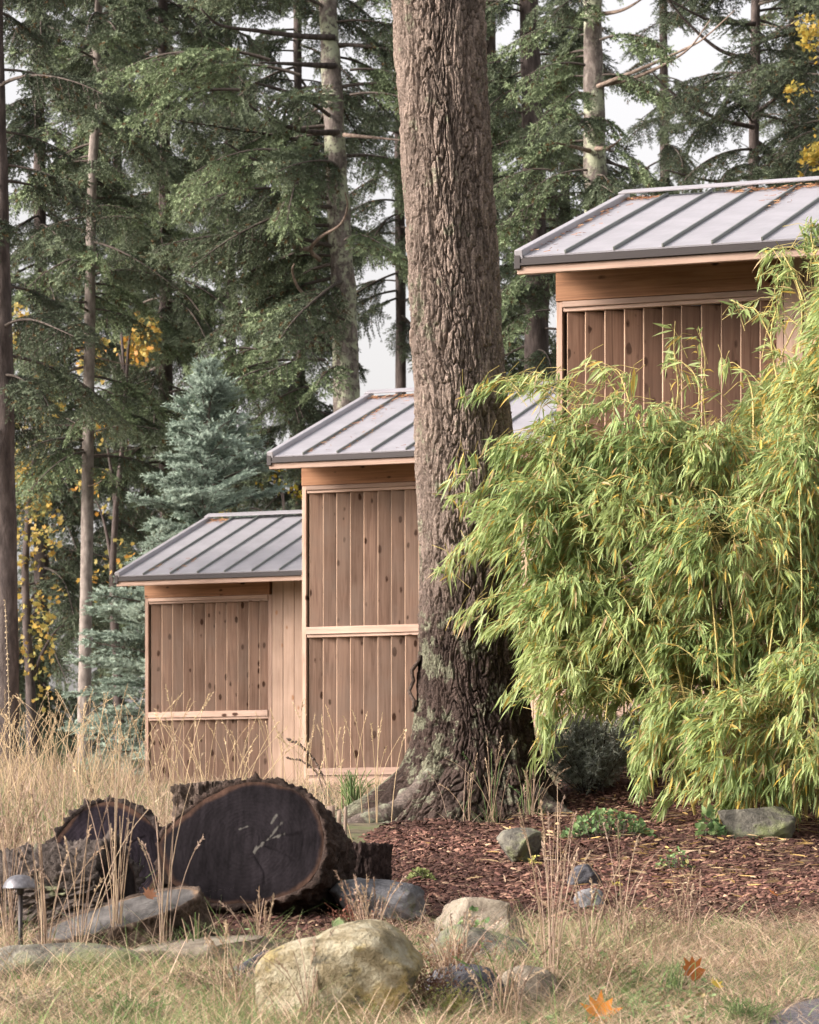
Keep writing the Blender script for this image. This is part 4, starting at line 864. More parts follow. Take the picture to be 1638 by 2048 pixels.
# ------------------------------------------------------------------ bamboo
def bamboo():
    g = np.random.default_rng(21); bx = 2.45; base = np.array([bx, 21.0, G(bx, 21.0)])
    r = empty('bamboo_clump', base, label='big arching clump of lime green and yellowing bamboo on the right', cat='bamboo')
    tw = []          # (tip position, direction)
    stems = []
    S = lambda n=1: g.normal(size=n)
    arcs = [([(1180, 860), (1100, 775), (1010, 765), (938, 800)], 20.7), ([(1200, 830), (1130, 768), (1060, 760), (1000, 795)], 20.9), ([(1180, 960), (1080, 895), (985, 895), (905, 975)], 20.5), ([(1190, 1000), (1090, 950), (990, 965), (930, 1010)], 20.6),
            ([(1220, 1140), (1100, 1020), (985, 1040), (875, 1130)], 20.4), ([(1200, 1120), (1090, 1035), (980, 1060), (900, 1150)], 20.5), ([(1180, 1240), (1100, 1170), (1000, 1190), (915, 1250)], 20.5), ([(1200, 1240), (1110, 1190), (1030, 1215), (960, 1270)], 20.4),
            ([(1230, 1380), (1140, 1300), (1060, 1330), (1012, 1405)], 20.4), ([(1200, 1420), (1150, 1370), (1095, 1400), (1075, 1515)], 20.4), ([(1230, 1400), (1170, 1370), (1110, 1420), (1090, 1480)], 20.3),
            ([(1300, 900), (1230, 760), (1190, 720), (1145, 740)], 20.9), ([(1290, 900), (1250, 780), (1230, 740), (1200, 735)], 20.8), ([(1345, 900), (1352, 780), (1350, 700), (1352, 642)], 21.2), ([(1420, 900), (1412, 780), (1410, 720), (1405, 658)], 21.2), ([(1380, 900), (1390, 800), (1372, 740), (1330, 720)], 21.1),
            ([(1500, 900), (1500, 780), (1470, 730), (1440, 740)], 21.0), ([(1560, 800), (1545, 680), (1560, 580), (1575, 510)], 21.0), ([(1600, 700), (1590, 600), (1555, 530), (1520, 545)], 21.0), ([(1620, 640), (1600, 560), (1560, 500), (1535, 515)], 20.9), ([(1640, 600), (1632, 520), (1625, 470), (1615, 440)], 21.1), ([(1560, 720), (1520, 630), (1490, 610), (1455, 600)], 21.3),
            ([(1400, 1450), (1340, 1480), (1300, 1540), (1275, 1590)], 20.1), ([(1480, 1450), (1400, 1490), (1350, 1560), (1320, 1610)], 20.0), ([(1560, 1450), (1500, 1520), (1470, 1580), (1450, 1630)], 19.8), ([(1640, 1450), (1600, 1530), (1590, 1600), (1585, 1645)], 19.7), ([(1620, 1400), (1560, 1480), (1540, 1560), (1530, 1630)], 19.8), ([(1360, 1400), (1310, 1430), (1285, 1480), (1262, 1540)], 20.2)]
    for pts, Y in arcs:
        pp = spline([P(x+g.normal()*6, y+g.normal()*5, Y+.08*i) for i, (x, y) in enumerate(pts)], 18); stems.append((pp, .006))
        thin = 1140 < pts[-1][0] < 1560 and pts[-1][1] < 760
        for t in np.linspace(.12, 1, 6 if thin else 15):
            k = t*17; i = min(int(k), 16); p = pp[i]+(pp[i+1]-pp[i])*(k-i); ax = unit(pp[i+1]-pp[i])
            for q in range(1 if thin else 2 if t < .95 else 3):
                tw.append((p+S(3)*.025, unit(ax*.8+S(3)*.55+np.array([-.15, 0, -.25])), 1.25 if thin else 1.))
    lobes = [(1120, 920, 140, 85, 20.9), (1255, 922, 170, 120, 20.8), (1400, 955, 180, 120, 20.7), (1605, 850, 70, 130, 20.8), (1665, 680, 60, 170, 21.0), (1090, 1060, 150, 110, 20.6), (1250, 1080, 180, 140, 20.5), (1440, 1120, 170, 120, 20.15), (1590, 1000, 120, 150, 20.4),
             (1140, 1210, 130, 110, 20.6), (1280, 1270, 150, 120, 20.5), (1400, 1360, 150, 130, 20.35), (1570, 1230, 120, 130, 20.3), (1340, 1450, 90, 100, 20.3), (1470, 1500, 130, 130, 20.0), (1600, 1450, 120, 170, 19.8), (1130, 1340, 90, 90, 20.6), (1730, 800, 130, 300, 20.7), (1740, 1280, 120, 320, 20.2), (1240, 1000, 150, 120, 21.2), (1480, 1250, 200, 250, 21.0), (1570, 930, 130, 190, 21.5), (1620, 1230, 150, 230, 21.2), (1300, 1320, 150, 130, 21.2), (1450, 1020, 150, 120, 21.4), (1170, 1130, 110, 110, 21.2), (1190, 1300, 110, 90, 20.9), (1230, 1390, 70, 60, 20.8), (1090, 1290, 60, 90, 20.8)]
    for (cx, cy, rx, ry, Yc) in lobes:
        c = P(cx, cy, Yc); sx, sz = rx/F*Yc, ry/F*Yc; n = int(60+520*sx*sz/.25)
        q = unit(g.normal(size=(n, 3))+np.array([-.2, -.45, .45])); rad = .55+.5*g.random((n, 1))**.6
        k = q*rad*np.array([sx, .42, sz]); keep = vnoise((c+k)*4.2, 51) > (-.36 if Yc < 21 else -.6); k, q = k[keep], q[keep]
        for a, b in zip(k, q): tw.append((c+a, unit(b*np.array([1, .7, .5])+np.array([-.25, -.1, -.35])+S(3)*.35), 1.))
        # arching culm from the clump to this lobe, a few branches within it
        for v in range(3):
            b0 = np.array([bx+g.uniform(-.6, .7), 21+g.uniform(-.5, .6), 0]); b0[2] = G(b0[0], b0[1])-.05; e = c+np.array([g.uniform(-.6, .6)*sx, g.uniform(-.2, .25), g.uniform(-.1, .8)*sz])
            mid = np.array([b0[0]*.75+e[0]*.25, b0[1]*.6+e[1]*.4, max(e[2]+.1, b0[2]*.3+e[2]*.7+.25)]); stems.append((bez(b0, mid, e, 16), .0085))
    for pts, Y in (([(1440, 1645), (1442, 1500), (1436, 1330), (1420, 1150)], 19.95), ([(1588, 1640), (1596, 1400), (1604, 1200), (1598, 980)], 19.75), ([(1500, 1640), (1512, 1480), (1540, 1300), (1560, 1120)], 19.95), ([(1390, 1630), (1350, 1480), (1290, 1340), (1210, 1220)], 20.1), ([(1420, 1630), (1380, 1440), (1330, 1250), (1250, 1060)], 20.15), ([(1475, 1640), (1470, 1380), (1460, 1200), (1400, 1000)], 20.0)):
        stems.append((spline([P(x, y, Y) for x, y in pts], 18), .009))
    P0 = np.array([t[0] for t in tw]); D0 = np.array([t[1] for t in tw]); n = len(P0)
    per = 8; idx = np.repeat(np.arange(n), per); m = len(idx); slot = np.tile(np.arange(per), n)
    a, b = frames(D0); an = g.random(m)*6.28; out = np.cos(an)[:, None]*a[idx]+np.sin(an)[:, None]*b[idx]
    pos = P0[idx]-D0[idx]*(slot/per*.12)[:, None]+g.normal(size=(m, 3))*.008
    d = unit(D0[idx]*.75+out*(.25+.45*g.random((m, 1)))+np.array([-.10, -.05, -.42])*(0.6+.8*g.random((m, 1))))
    nrm = unit(np.array([-.25, -.45, .8])+g.normal(size=(m, 3))*.55)
    ln = g.uniform(.048, .122, m)*np.array([t[2] for t in tw])[idx]*(1-.25*(slot == 0)); wd = ln*g.uniform(.115, .165, m); dr = g.uniform(.05, .55, m)
    clump = sm(vnoise(pos*2.3, 77)*.9+.5)[:, None]; hue = g.random((m, 1))
    c = (np.array([.19, .272, .10])*(1-hue)+np.array([.35, .445, .165])*hue); c = c*(1-.45*clump)+np.array([.50, .56, .23])*.45*clump
    ye = g.random(m) < .07+.09*(vnoise(pos*1.3, 78) > .2); c[ye] = np.array([.62, .44, .11])*(.75+.35*g.random((ye.sum(), 1)))
    ta = g.random(m) < .05; c[ta] = (.50, .36, .20)
    keep = g.random(m) < .93; pos, d, nrm, ln, wd, dr, c = pos[keep], d[keep], nrm[keep], ln[keep], wd[keep], dr[keep], c[keep]
    big = np.argsort(pos[:, 1]-.6*ln*10)[:3000]; vis = px(pos[big]); ins = (vis[:, 0] > 880) & (vis[:, 0] < 1625); pick = big[ins]; pick = g.permutation(pick)[:300]
    rest = np.ones(len(pos), bool); rest[pick] = False
    V, T, C = leaf_strip(pos[rest]-base, d[rest], nrm[rest], ln[rest], wd[rest], dr[rest], c[rest])
    o = mobj('leaves', V, T, M['leafcol'], r, smooth=True, col=C); o['kind'] = 'stuff'
    var = [((.16, .26, .07), .25), ((.30, .38, .11), .3), ((.24, .33, .09), .1), ((.66, .45, .08), .3), ((.40, .44, .13), .45), ((.20, .30, .08), .5)]; lm = []
    for cc, drp in var:
        V, T, C = leaf_strip(np.zeros((1, 3)), np.array([[1., 0, 0]]), np.array([[0, 0, 1.]]), [1.], [.14], [drp], np.array([cc])); lm.append(mesh('leaf', V, T, M['leafcol'], None, True, C))
    for i in pick:
        x = unit(d[i]); y = unit(np.cross(nrm[i], x)); z = np.cross(x, y); k = np.argmin([np.abs(np.array(v[0])-c[i]).sum() for v in var]); s = ln[i]*1.1
        lo = bpy.data.objects.new('leaf', lm[k]); p = pos[i]-base
        lo.matrix_local = Matrix(((x[0]*s, y[0]*s, z[0]*s, p[0]), (x[1]*s, y[1]*s, z[1]*s, p[1]), (x[2]*s, y[2]*s, z[2]*s, p[2]), (0, 0, 0, 1))); link(lo, r)
    # twigs joined into one part, culms each their own
    A = Acc()
    for p, dd, _ in tw: A.add(*tube(np.array([p-dd*.22+np.array([0, 0, -.03]), p-dd*.1+np.array([0, 0, .012]), p])-base, [.0028, .002, .0012], 3, False))
    o = obj('twigs', A.mesh('twigs', M['culm']), r); o['kind'] = 'stuff'
    for pp, rad in stems:
        V, fs = tube(pp-base, np.linspace(rad, rad*.35, len(pp)), 7); mobj('culm', V, fs, M['culm'], r, smooth=True)
    print('bamboo leaves', len(pos))
bamboo()

# ------------------------------------------------------------------ grey shrub under the bamboo
def grey_shrub(label, x, y, Y, H, W_, seed, n=60):
    g = np.random.default_rng(seed); b = P(x, y, Y); b[2] = G(b[0], Y); r = empty('lavender_shrub', b, label=label, cat='shrub', group='grey shrubs by the fir')
    sb, sd = [], []
    for k in range(n):
        e = np.array([g.normal()*W_*.42, g.normal()*W_*.35, H*g.uniform(.55, 1.)*(1-.15*abs(g.normal()))]); pts = bez((g.normal()*.04, g.normal()*.04, -.03), (e[0]*.45, e[1]*.45, e[2]*.45), e, 9)
        V, fs = tube(pts, np.linspace(.006, .002, 9), 4); mobj('stem', V, fs, M['twig'], r)
        for t in np.linspace(.35, 1, 16):
            p = np.array([np.interp(t, np.linspace(0, 1, 9), pts[:, q]) for q in range(3)])
            for w in range(3): sb.append(p); sd.append(unit(g.normal(size=3)*.6+np.array([e[0], e[1], .35])))
    sb, sd = np.array(sb), np.array(sd); cols = np.array([.30, .325, .27])*(.6+.8*g.random((len(sb), 1)))
    V, T, c = needles(sb, sd, np.full(len(sb), .06), 9, .035, .007, g, cols); o = mobj('foliage', V, T, M['needle'], r, col=c); o['kind'] = 'stuff'
grey_shrub('grey-green shrub with bare stems between fir and bamboo', 1185, 1588, 21.6, .62, .42, 3, 70)
grey_shrub('smaller grey shrub half hidden behind the bamboo leaves', 1290, 1560, 22.2, .42, .36, 4, 34)

# ------------------------------------------------------------------ mulch chips, litter, small plants
def chips():
    g = np.random.default_rng(31); n = 42000; X = g.uniform(-1.3, 4.4, n); Y = g.uniform(15.2, 22.8, n); k = inbed(X, Y) > -.1-.15*g.random(n); X, Y = X[k], Y[k]; n = len(X)
    p = np.stack([X, Y, G(X, Y)+np.clip(inbed(X, Y)*.16, -.06, .035)+.004+.012*g.random(n)], -1)
    an = g.random(n)*6.28; d = np.stack([np.cos(an), np.sin(an), g.normal(size=n)*.28], -1); d = unit(d); s = unit(np.cross(d, np.array([0, 0, 1.])+g.normal(size=(n, 3))*.35)); u = np.cross(s, d)
    l = (g.uniform(.008, .028, n)*(1+(g.random(n) < .08)*1.1))[:, None]; w = g.uniform(.004, .010, n)[:, None]; h = g.uniform(.002, .005, n)[:, None]
    V = np.stack([p-d*l-s*w*.6, p-d*l*.9+s*w, p+d*l+s*w*.5, p+d*l*.85-s*w, p-d*l*.7+u*h*2, p+d*l*.6+u*h*2], 1).reshape(-1, 3)
    T = np.array([[0, 1, 4], [1, 2, 5], [1, 5, 4], [2, 3, 5], [3, 0, 4], [3, 4, 5]])
    pal = np.array([(.115, .055, .042), (.16, .085, .062), (.075, .036, .030), (.22, .125, .09), (.09, .045, .036), (.34, .23, .15)]); c = pal[g.choice(6, n, p=[.3, .22, .22, .14, .09, .03])]*(.6+.5*g.random((n, 1)))*(1+.55*np.clip(fbm(np.stack([X*1.6, Y*1.6, 0*X], -1), 61, 3), -1, 1))[:, None]
    mobj('mulch_chips', V, (np.arange(n)[:, None, None]*6+T[None]).reshape(-1, 3), M['chips'], col=np.repeat(c, 6, 0), label='shredded red-brown bark chips covering the garden bed', cat='mulch', kind='stuff')
    # fallen bamboo leaves, thicker towards the clump
    n = 1500; X = g.normal(1.7, .9, n); Y = g.uniform(16.2, 22.4, n); k = (inbed(X, Y) > 0) & (X < 4) & (X > -.3) & (g.random(n) < sm((X+.2)/1.6)*sm((Y-15.9)/3)+.08); X, Y = X[k], Y[k]; n = len(X)
    p = np.stack([X, Y, G(X, Y)+.05+.02*g.random(n)], -1); an = g.random(n)*6.28
    c = np.array([(.55, .40, .22), (.62, .42, .16), (.48, .36, .24)])[g.integers(3, size=n)]*(.75+.4*g.random((n, 1)))
    V, T, C = leaf_strip(p, np.stack([np.cos(an), np.sin(an)*.8, g.normal(size=n)*.12], -1), unit(np.array([0, 0, 1.])+g.normal(size=(n, 3))*.35), g.uniform(.06, .13, n), g.uniform(.009, .017, n), g.uniform(-.05, .1, n), c)
    mobj('leaf_litter', V, T, M['grass'], smooth=True, col=C, label='dry straw-coloured bamboo leaves scattered over the mulch', cat='leaf litter', kind='stuff')
chips()
def small_plant(label, box, Y, n, seed, pal, size=.03, nm='ground_cover_plant', stem=True):
    x0, y0, x1, y1 = box; g = np.random.default_rng(seed); b = P((x0+x1)/2, y1, Y); gz = G(b[0], Y)+.02; b[2] = gz; w, h = (x1-x0)/F*Y/2, (y1-y0)/F*Y
    r = empty(nm, b, label=label, cat='plant', group='small plants on the mulch'); q = np.stack([g.uniform(-1, 1, n)*w, g.uniform(-1, 1, n)*max(w*.5, .06), 0*g.random(n)], -1)
    rr = np.clip(1-(q[:, 0]/w)**2, .1, 1); q[:, 2] = h*rr*g.uniform(.25, 1., n); pal = np.array(pal); c = pal[g.integers(len(pal), size=n)]*(.7+.6*g.random((n, 1)))
    d = unit(g.normal(size=(n, 3))*.8+np.array([0, 0, .35])); ln = size*g.uniform(.7, 1.4, n)
    V, T, C = leaf_strip(q, d, unit(np.array([-.1, -.4, 1.])+g.normal(size=(n, 3))*.4), ln, ln*.75, g.uniform(0, .3, n), c); o = mobj('leaves', V, T, M['grass'], r, smooth=True, col=C); o['kind'] = 'stuff'
    A = Acc()
    for p in q[::2]: A.add(*tube(np.array([(p[0]*.8, p[1]*.8, -.03), p]), [.002, .0012], 3, False))
    o = obj('stems', A.mesh('stems', M['twig']), r); o['kind'] = 'stuff'
GR = [(.12, .20, .07), (.09, .16, .06), (.20, .28, .11), (.16, .24, .10)]
small_plant('wide mat of round green leaves on the mulch', (1118, 1628, 1312, 1690), 19.6, 420, 1, GR, .034)
small_plant('leafy green sprig at the left end of the tan boulder', (1388, 1612, 1452, 1672), 19.5, 60, 2, GR, .05)
small_plant('pale mossy tuft on the mulch below the root', (808, 1690, 874, 1718), 18.0, 260, 3, [(.30, .34, .12), (.24, .28, .10)], .02)
small_plant('small creeping plant right of the leaf mat', (1305, 1700, 1392, 1750), 18.2, 110, 4, GR+[(.34, .32, .12)], .024)
small_plant('tiny bright green sprouts behind the dark sawn block', (690, 1655, 722, 1690), 17.9, 34, 5, [(.22, .36, .10), (.30, .42, .14)], .04)
small_plant('green rosette in front of the pale grey stone', (665, 1815, 712, 1850), 15.4, 50, 6, [(.16, .22, .10), (.22, .27, .14)], .045)
small_plant('leaves trailing over the flat mottled stone', (900, 1800, 990, 1868), 15.0, 40, 7, GR, .03)
small_plant('yellow-green seedling beside the rounded mossy stone', (1055, 1645, 1085, 1675), 18.3, 36, 8, [(.48, .40, .10), (.40, .38, .12)], .022)
small_plant('yellow seedling right of the blue-grey stone', (1222, 1752, 1246, 1776), 17.3, 24, 9, [(.50, .42, .10)], .022)

# ------------------------------------------------------------------ grass
STRAW = np.array([(.42, .315, .21), (.50, .385, .27), (.34, .245, .165), (.25, .17, .12), (.46, .34, .26)]); GREEN = np.array([(.13, .20, .065), (.18, .25, .09), (.22, .28, .12), (.10, .16, .06)])
def mix_cols(g, n, f, br=1.): k = g.random(n) < f; c = STRAW[g.integers(5, size=n)]*br; c[k] = GREEN[g.integers(4, size=k.sum())]*(1+.6*(br-1)); return c*(.7+.55*g.random((n, 1)))
def turf():
    g = np.random.default_rng(41); n = 95000; Y = 11.8+5.0*g.random(n)**1.1; X = g.uniform(-1.35, 1.35, n)*Y/13*1.45
    front = 15.75+.30*sm((X+1)/1.4)+.55*sm((X-.9)/1.4); pat = vnoise(np.stack([X*2.0, Y*2.0, 0*X], -1), 9)
    bare = (X > -1.3) & (X < -.3) & (Y > 14.75) & (g.random(n) < .85); rocky = (X > -.42) & (X < .72) & (Y > 13.5) & (Y < 15.7)
    keep = (inbed(X, Y) < .12+.22*g.normal(size=n)) & ~bare & (~rocky | (g.random(n) < .4)) & ((inpath(X, Y) < -.02) | (g.random(n) < .05)) & (g.random(n) < .46+.95*pat)
    X, Y, pat = X[keep], Y[keep], pat[keep]; n = len(X); gf = np.clip(.54+.65*vnoise(np.stack([X*1.5+9, Y*1.5, 0*X], -1), 10)+.1*sm((-X)/1.), .08, .85)
    h = g.uniform(.03, .10, n)*(1+.5*pat)*(1+(g.random(n) < .10)*g.uniform(.6, 2.0, n))*(1-.45*sm((X-.7)/.7)); p = on_ground(X, Y, -.005)
    V, Q, C = blades(p, h, g.uniform(.1, .9, n), g.uniform(.1, .9, n), g.uniform(.003, .006, n), mix_cols(g, n, gf, 1.45), g)
    mobj('short_grass', V, Q, M['grass'], col=C, label='matted short grass, green and straw, across the foreground', cat='grass', kind='stuff')
    # flattened dead straw lying on the turf
    n = 26000; Y = g.uniform(12, 16.6, n); X = g.uniform(-1.3, 1.3, n)*Y/13*1.4; front = 15.9+.30*sm((X+1)/1.4)+.55*sm((X-.9)/1.4); k = (inbed(X, Y) < .1+.2*g.normal(size=n)) & ((inpath(X, Y) < 0) | (g.random(n) < .12)); k &= ~((X > -1.3) & (X < -.3) & (Y > 14.8) & (g.random(n) < .8)); X, Y = X[k], Y[k]; n = len(X)
    V, Q, C = blades(on_ground(X, Y, .01), g.uniform(.03, .09, n), g.uniform(1.0, 4., n), g.uniform(0, 1.2, n), g.uniform(.0025, .005, n), mix_cols(g, n, .05, 1.4), g)
    mobj('dead_straw', V, Q, M['grass'], col=C, label='flattened dead straw lying on the foreground turf', cat='grass', kind='stuff')
turf()
def stems_with_heads(A, g, pts, head=.10, hw=.006, c=(.55, .42, .26), w=.003):
    pts = np.asarray(pts); n = len(pts); V, fs = tube(pts, np.linspace(w, w*.5, n), 4, False); c = np.array(c)*g.uniform(.75, 1.15); A.add(V, fs, c)
    if head:
        d = unit(pts[-1]-pts[-2]); m = 16; b = pts[-1]-d*head*np.linspace(0, 1, m)[:, None]; dd = unit(d+g.normal(size=(m, 3))*.5); V, T, C = leaf_strip(b, dd, unit(g.normal(size=(m, 3))), np.full(m, .018), np.full(m, hw), np.zeros(m), np.broadcast_to(c*1.05, (m, 3))); A.add(V, T, C)
def meadow():
    g = np.random.default_rng(43); n = 40000; Y = 17.0+23*g.random(n)**1.25; X = g.uniform(-1.15, .52, n)*Y*.126-.02*Y
    k = (inbed(X, Y) < -.15) & (np.hypot(X-.4, Y-21.3) > .75) & ~((X > -.75) & (X < .3) & (Y < 22.2)); k &= ~((X > .05*Y-1.0) & (Y < 20.5)); k &= (g.random(n) < .6+.5*vnoise(np.stack([X*1.2, Y*.8, 0*X], -1), 13))
    # keep the ground behind the shed fronts clear
    for xs, sc in ((604, 197), (290, 159)):
        Y0 = F/sc; X0 = (xs-CX)/sc; u = (X-X0)*SU[0]+(Y-Y0)*SU[1]; dd = (X-X0)*SD[0]+(Y-Y0)*SD[1]; k &= ~((dd > -.08) & (u > -.05) & (u < 4.2))
    X, Y = X[k], Y[k]; n = len(X); h = g.uniform(.14, .42, n)*(1+.25*sm((-X-1.2)/2)); gf = .08+.5*(vnoise(np.stack([X*.9, Y*.6, 0*X], -1), 15) > .45)
    h = h*np.where((X > -.084*Y) & (Y > 22), .42, 1.)
    V, Q, C = blades(on_ground(X, Y, -.01), h, g.uniform(.05, .55, n), g.uniform(.1, .8, n), g.uniform(.004, .0085, n), mix_cols(g, n, gf), g, 4)
    mobj('meadow_grass', V, Q, M['grass'], col=C, label='tall straw-coloured meadow grass between the logs and the sheds', cat='grass', kind='stuff')
    A = Acc()
    for q in range(430):
        y = g.uniform(18.5, 36); x = g.uniform(-.135, -.005)*y; 
        if inbed(np.array([x]), np.array([y]))[0] > -.2: continue
        bad = False
        for xs, sc in ((604, 197), (290, 159)):
            Y0 = F/sc; X0 = (xs-CX)/sc; u = (x-X0)*SU[0]+(y-Y0)*SU[1]; dd = (x-X0)*SD[0]+(y-Y0)*SD[1]; bad |= (dd > -.1) and (-.1 < u < 4.2)
        if bad or (x > -.084*y and y > 22 and g.random() < .82): continue
        b = on_ground(np.array([x]), np.array([y]))[0]; H = g.uniform(.45, .85)*(1.15 if x < -.07*y else .9); l = g.normal(size=2)*.22*H
        stems_with_heads(A, g, bez(b, b+np.array([l[0]*.2, l[1]*.2, H*.6]), b+np.array([l[0]*1.3, l[1], H]), 8), g.uniform(.06, .14), .006, w=.0028)
    o = obj('seed_heads', A.mesh('seed_heads', M['grass']), label='dry seed-headed stems rising out of the meadow grass', cat='grass', kind='stuff')
meadow()
def clump(label, x, y, Y, n, H, spread, seed, fgreen=.0, head=True, w=.0026, lean=0., cat='grass', group='grass clumps', nm='grass_clump'):
    g = np.random.default_rng(seed); b = P(x, y, Y); b[2] = G(b[0], Y); A = Acc()
    for q in range(n):
        o = np.array([g.normal()*.035*spread*3, g.normal()*.05, -.01]); h = H*g.uniform(.55, 1.08); l = np.array([g.normal()*spread*h+lean*h, g.normal()*spread*h*.6, 0])
        cc = GREEN[g.integers(4)] if g.random() < fgreen else STRAW[g.integers(5)]
        stems_with_heads(A, g, bez(o, o+l*.25+np.array([0, 0, h*.65]), o+l+np.array([0, 0, h*(1-.25*np.hypot(*l[:2])/h)]), 9), g.uniform(.05, .11) if head and g.random() < .7 else 0, .006, cc, w)
    n2 = n*2; p = np.stack([g.normal(size=n2)*.05, g.normal(size=n2)*.05, np.zeros(n2)], -1); V, Q, C = blades(p, g.uniform(.12, .35, n2)*H, g.uniform(.1, .7, n2), g.uniform(.2, .9, n2), np.full(n2, .005), mix_cols(g, n2, max(fgreen, .15)), g, 4); A.add(V, Q, C)
    return obj(nm, A.mesh(nm, M['grass']), None, b, label=label, cat=cat, group=group)
clump('tall straw stems crossing the large dark log face', 330, 1880, 14.6, 9, 1.0, .16, 1)
clump('tallest sheaf of straw seed stems in front of the left logs', 232, 1880, 14.7, 17, 1.05, .09, 2)
clump('straw stems rising beside the path light post', 90, 1890, 14.5, 14, .85, .15, 3)
clump('straw stems at the left picture edge in front of the bark chunk', 20, 1850, 15.0, 14, .8, .16, 4)
clump('loose straw stems over the tilted slab', 160, 1900, 14.4, 12, .85, .2, 5)
clump('short pale stems under the large log', 520, 1900, 14.6, 16, .34, .25, 6)
clump('green blades sprouting at the right end of the slab', 395, 1890, 14.6, 16, .26, .16, 7, .8, False, .004)
clump('thin russet stems between boulder and grey stone', 740, 1900, 14.3, 26, .45, .2, 8)
clump('tangle of dry stems right of the yellow boulder', 900, 1990, 13.5, 30, .42, .28, 9)
clump('upright straw clump in the middle of the foreground', 1105, 1960, 13.8, 18, .80, .15, 10)
clump('straw stems just right of the middle clump', 1170, 1940, 14.0, 13, .62, .22, 11)
clump('long bent stems arching over the mulch', 1250, 1860, 15.0, 12, .60, .32, 12)
clump('wispy stems at the edge of the mulch on the right', 1370, 1830, 15.4, 14, .36, .3, 13)
clump('dry grass at the foot of the big trunk', 985, 1625, 20.6, 15, .55, .22, 14, .3)
clump('greenish grass by the right root of the big trunk', 1060, 1610, 20.7, 26, .45, .25, 15, .5)
clump('straw wisps against the trunk bark', 930, 1630, 20.5, 8, .45, .3, 16, .25)
clump('bright green tuft between root and middle shed', 705, 1600, 22.6, 60, .30, .25, 17, .95, False, .005)
clump('dense dark green tuft beside the asphalt corner', 1490, 2045, 13.0, 150, .125, .5, 18, .97, False, .0022)
clump('small green tuft near the brown fallen leaf', 1345, 1965, 13.6, 40, .16, .35, 19, .7, False, .003)
clump('green grass tuft at the bottom left corner', 260, 2030, 13.1, 110, .14, .5, 20, .9, False, .0028)
clump('straw stems in front of the boulder', 620, 2060, 12.9, 14, .42, .2, 21)
clump('straw stems left of the boulder', 470, 2000, 13.2, 14, .4, .25, 22)
clump('straw tuft at the bottom edge right of the boulder', 1010, 2060, 12.9, 26, .35, .3, 23, .2)
clump('lone stems in the mulch right of the rounded stone', 1115, 1720, 17.8, 8, .55, .15, 24)
clump('brown weed stems at the left edge of the meadow', 8, 1640, 18.5, 22, .6, .2, 25)

# dried flower spikes
def spike(label, pts_px, Y, c, r0, nb, seed, group=None):
    g = np.random.default_rng(seed); pts = spline([P(x, y, Y) for x, y in pts_px], 40); b = pts[0].copy(); b[2] = min(b[2], G(b[0], Y)); A = Acc(); pts2 = np.vstack([b+np.array([0, 0, -.02]), pts]) if pts[0][2]-b[2] > .03 else pts
    V, fs = tube(pts2-b, np.linspace(.005, .002, len(pts2)), 5); A.add(V, fs, np.array(c))
    for t in np.linspace(.35, 1, nb):
        p = pts[int(t*39)]-b
        for w in range(2):
            d = unit(g.normal(size=3)); q = p+d*r0*.7; e = r0*g.uniform(.5, 1.)
            A.add(q+e*np.array([(1, 0, 0), (-1, 0, 0), (0, 1, 0), (0, -1, 0), (0, 0, 1), (0, 0, -1.)]), np.array([[0, 2, 4], [2, 1, 4], [1, 3, 4], [3, 0, 4], [2, 0, 5], [1, 2, 5], [3, 1, 5], [0, 3, 5]]), np.array(c)*g.uniform(.7, 1.3))
    obj('dried_flower_spike', A.mesh('dried_flower_spike', M['chips']), None, b, label=label, cat='flower spike', group='dried flower spikes')
spike('dark arching dried flower spike before the middle shed', [(662, 1600), (650, 1565), (628, 1520), (600, 1490), (574, 1478)], 24.5, (.10, .075, .06), .012, 40, 1)
spike('shorter dark dried spike beside the arching one', [(648, 1590), (635, 1550), (610, 1525), (574, 1515)], 24.3, (.11, .08, .065), .010, 30, 2)
spike('tall pale seed spike at the left edge', [(22, 1600), (20, 1480), (16, 1340), (10, 1200)], 24.0, (.38, .30, .20), .010, 46, 3)

# fallen maple leaves
def fallen(label, x, y, Y, size, rot, c, seed):
    base = np.array([(0, -.5, 0), (.42, -.38, .1), (.30, -.15, .03), (.62, .12, .16), (.30, .12, .04), (.34, .42, .10), (.12, .28, .0), (0, .62, .12), (-.12, .28, 0), (-.36, .40, .12), (-.30, .10, .04), (-.64, .08, .18), (-.30, -.16, .03), (-.40, -.40, .12), (0, 0, -.06)])
    T = np.array([[14, k, (k+1) % 14] for k in range(14)]); p = P(x, y, Y); col = np.array(c)*np.linspace(.85, 1.15, 15)[:, None]
    return mobj('fallen_leaf', base*size, T, M['maple'], None, p, rot, col=col, label=label, cat='leaf', group='fallen maple leaves')
fallen('bright orange maple leaf standing in the grass at the bottom', 1200, 2022, 12.95, .145, (R(62), R(8), R(10)), (.72, .28, .05), 1)
fallen('russet curled leaf caught in the turf', 1384, 1938, 13.8, .105, (R(70), R(-35), R(30)), (.36, .12, .03), 2)
fallen('small orange leaf near the path edge', 1546, 1786, 16.1, .06, (R(35), 0, R(80)), (.55, .20, .06), 3)
fallen('small yellow leaf lying in front of the russet one', 1432, 1968, 13.5, .06, (R(40), 0, R(40)), (.66, .48, .08), 4)
fallen('tan curled leaf by the path light', 70, 1976, 13.9, .085, (R(55), R(20), R(-30)), (.50, .33, .20), 5)
fallen('pale brown leaf on the slab', 300, 1788, 14.7, .07, (R(40), R(30), R(0)), (.42, .20, .11), 6)

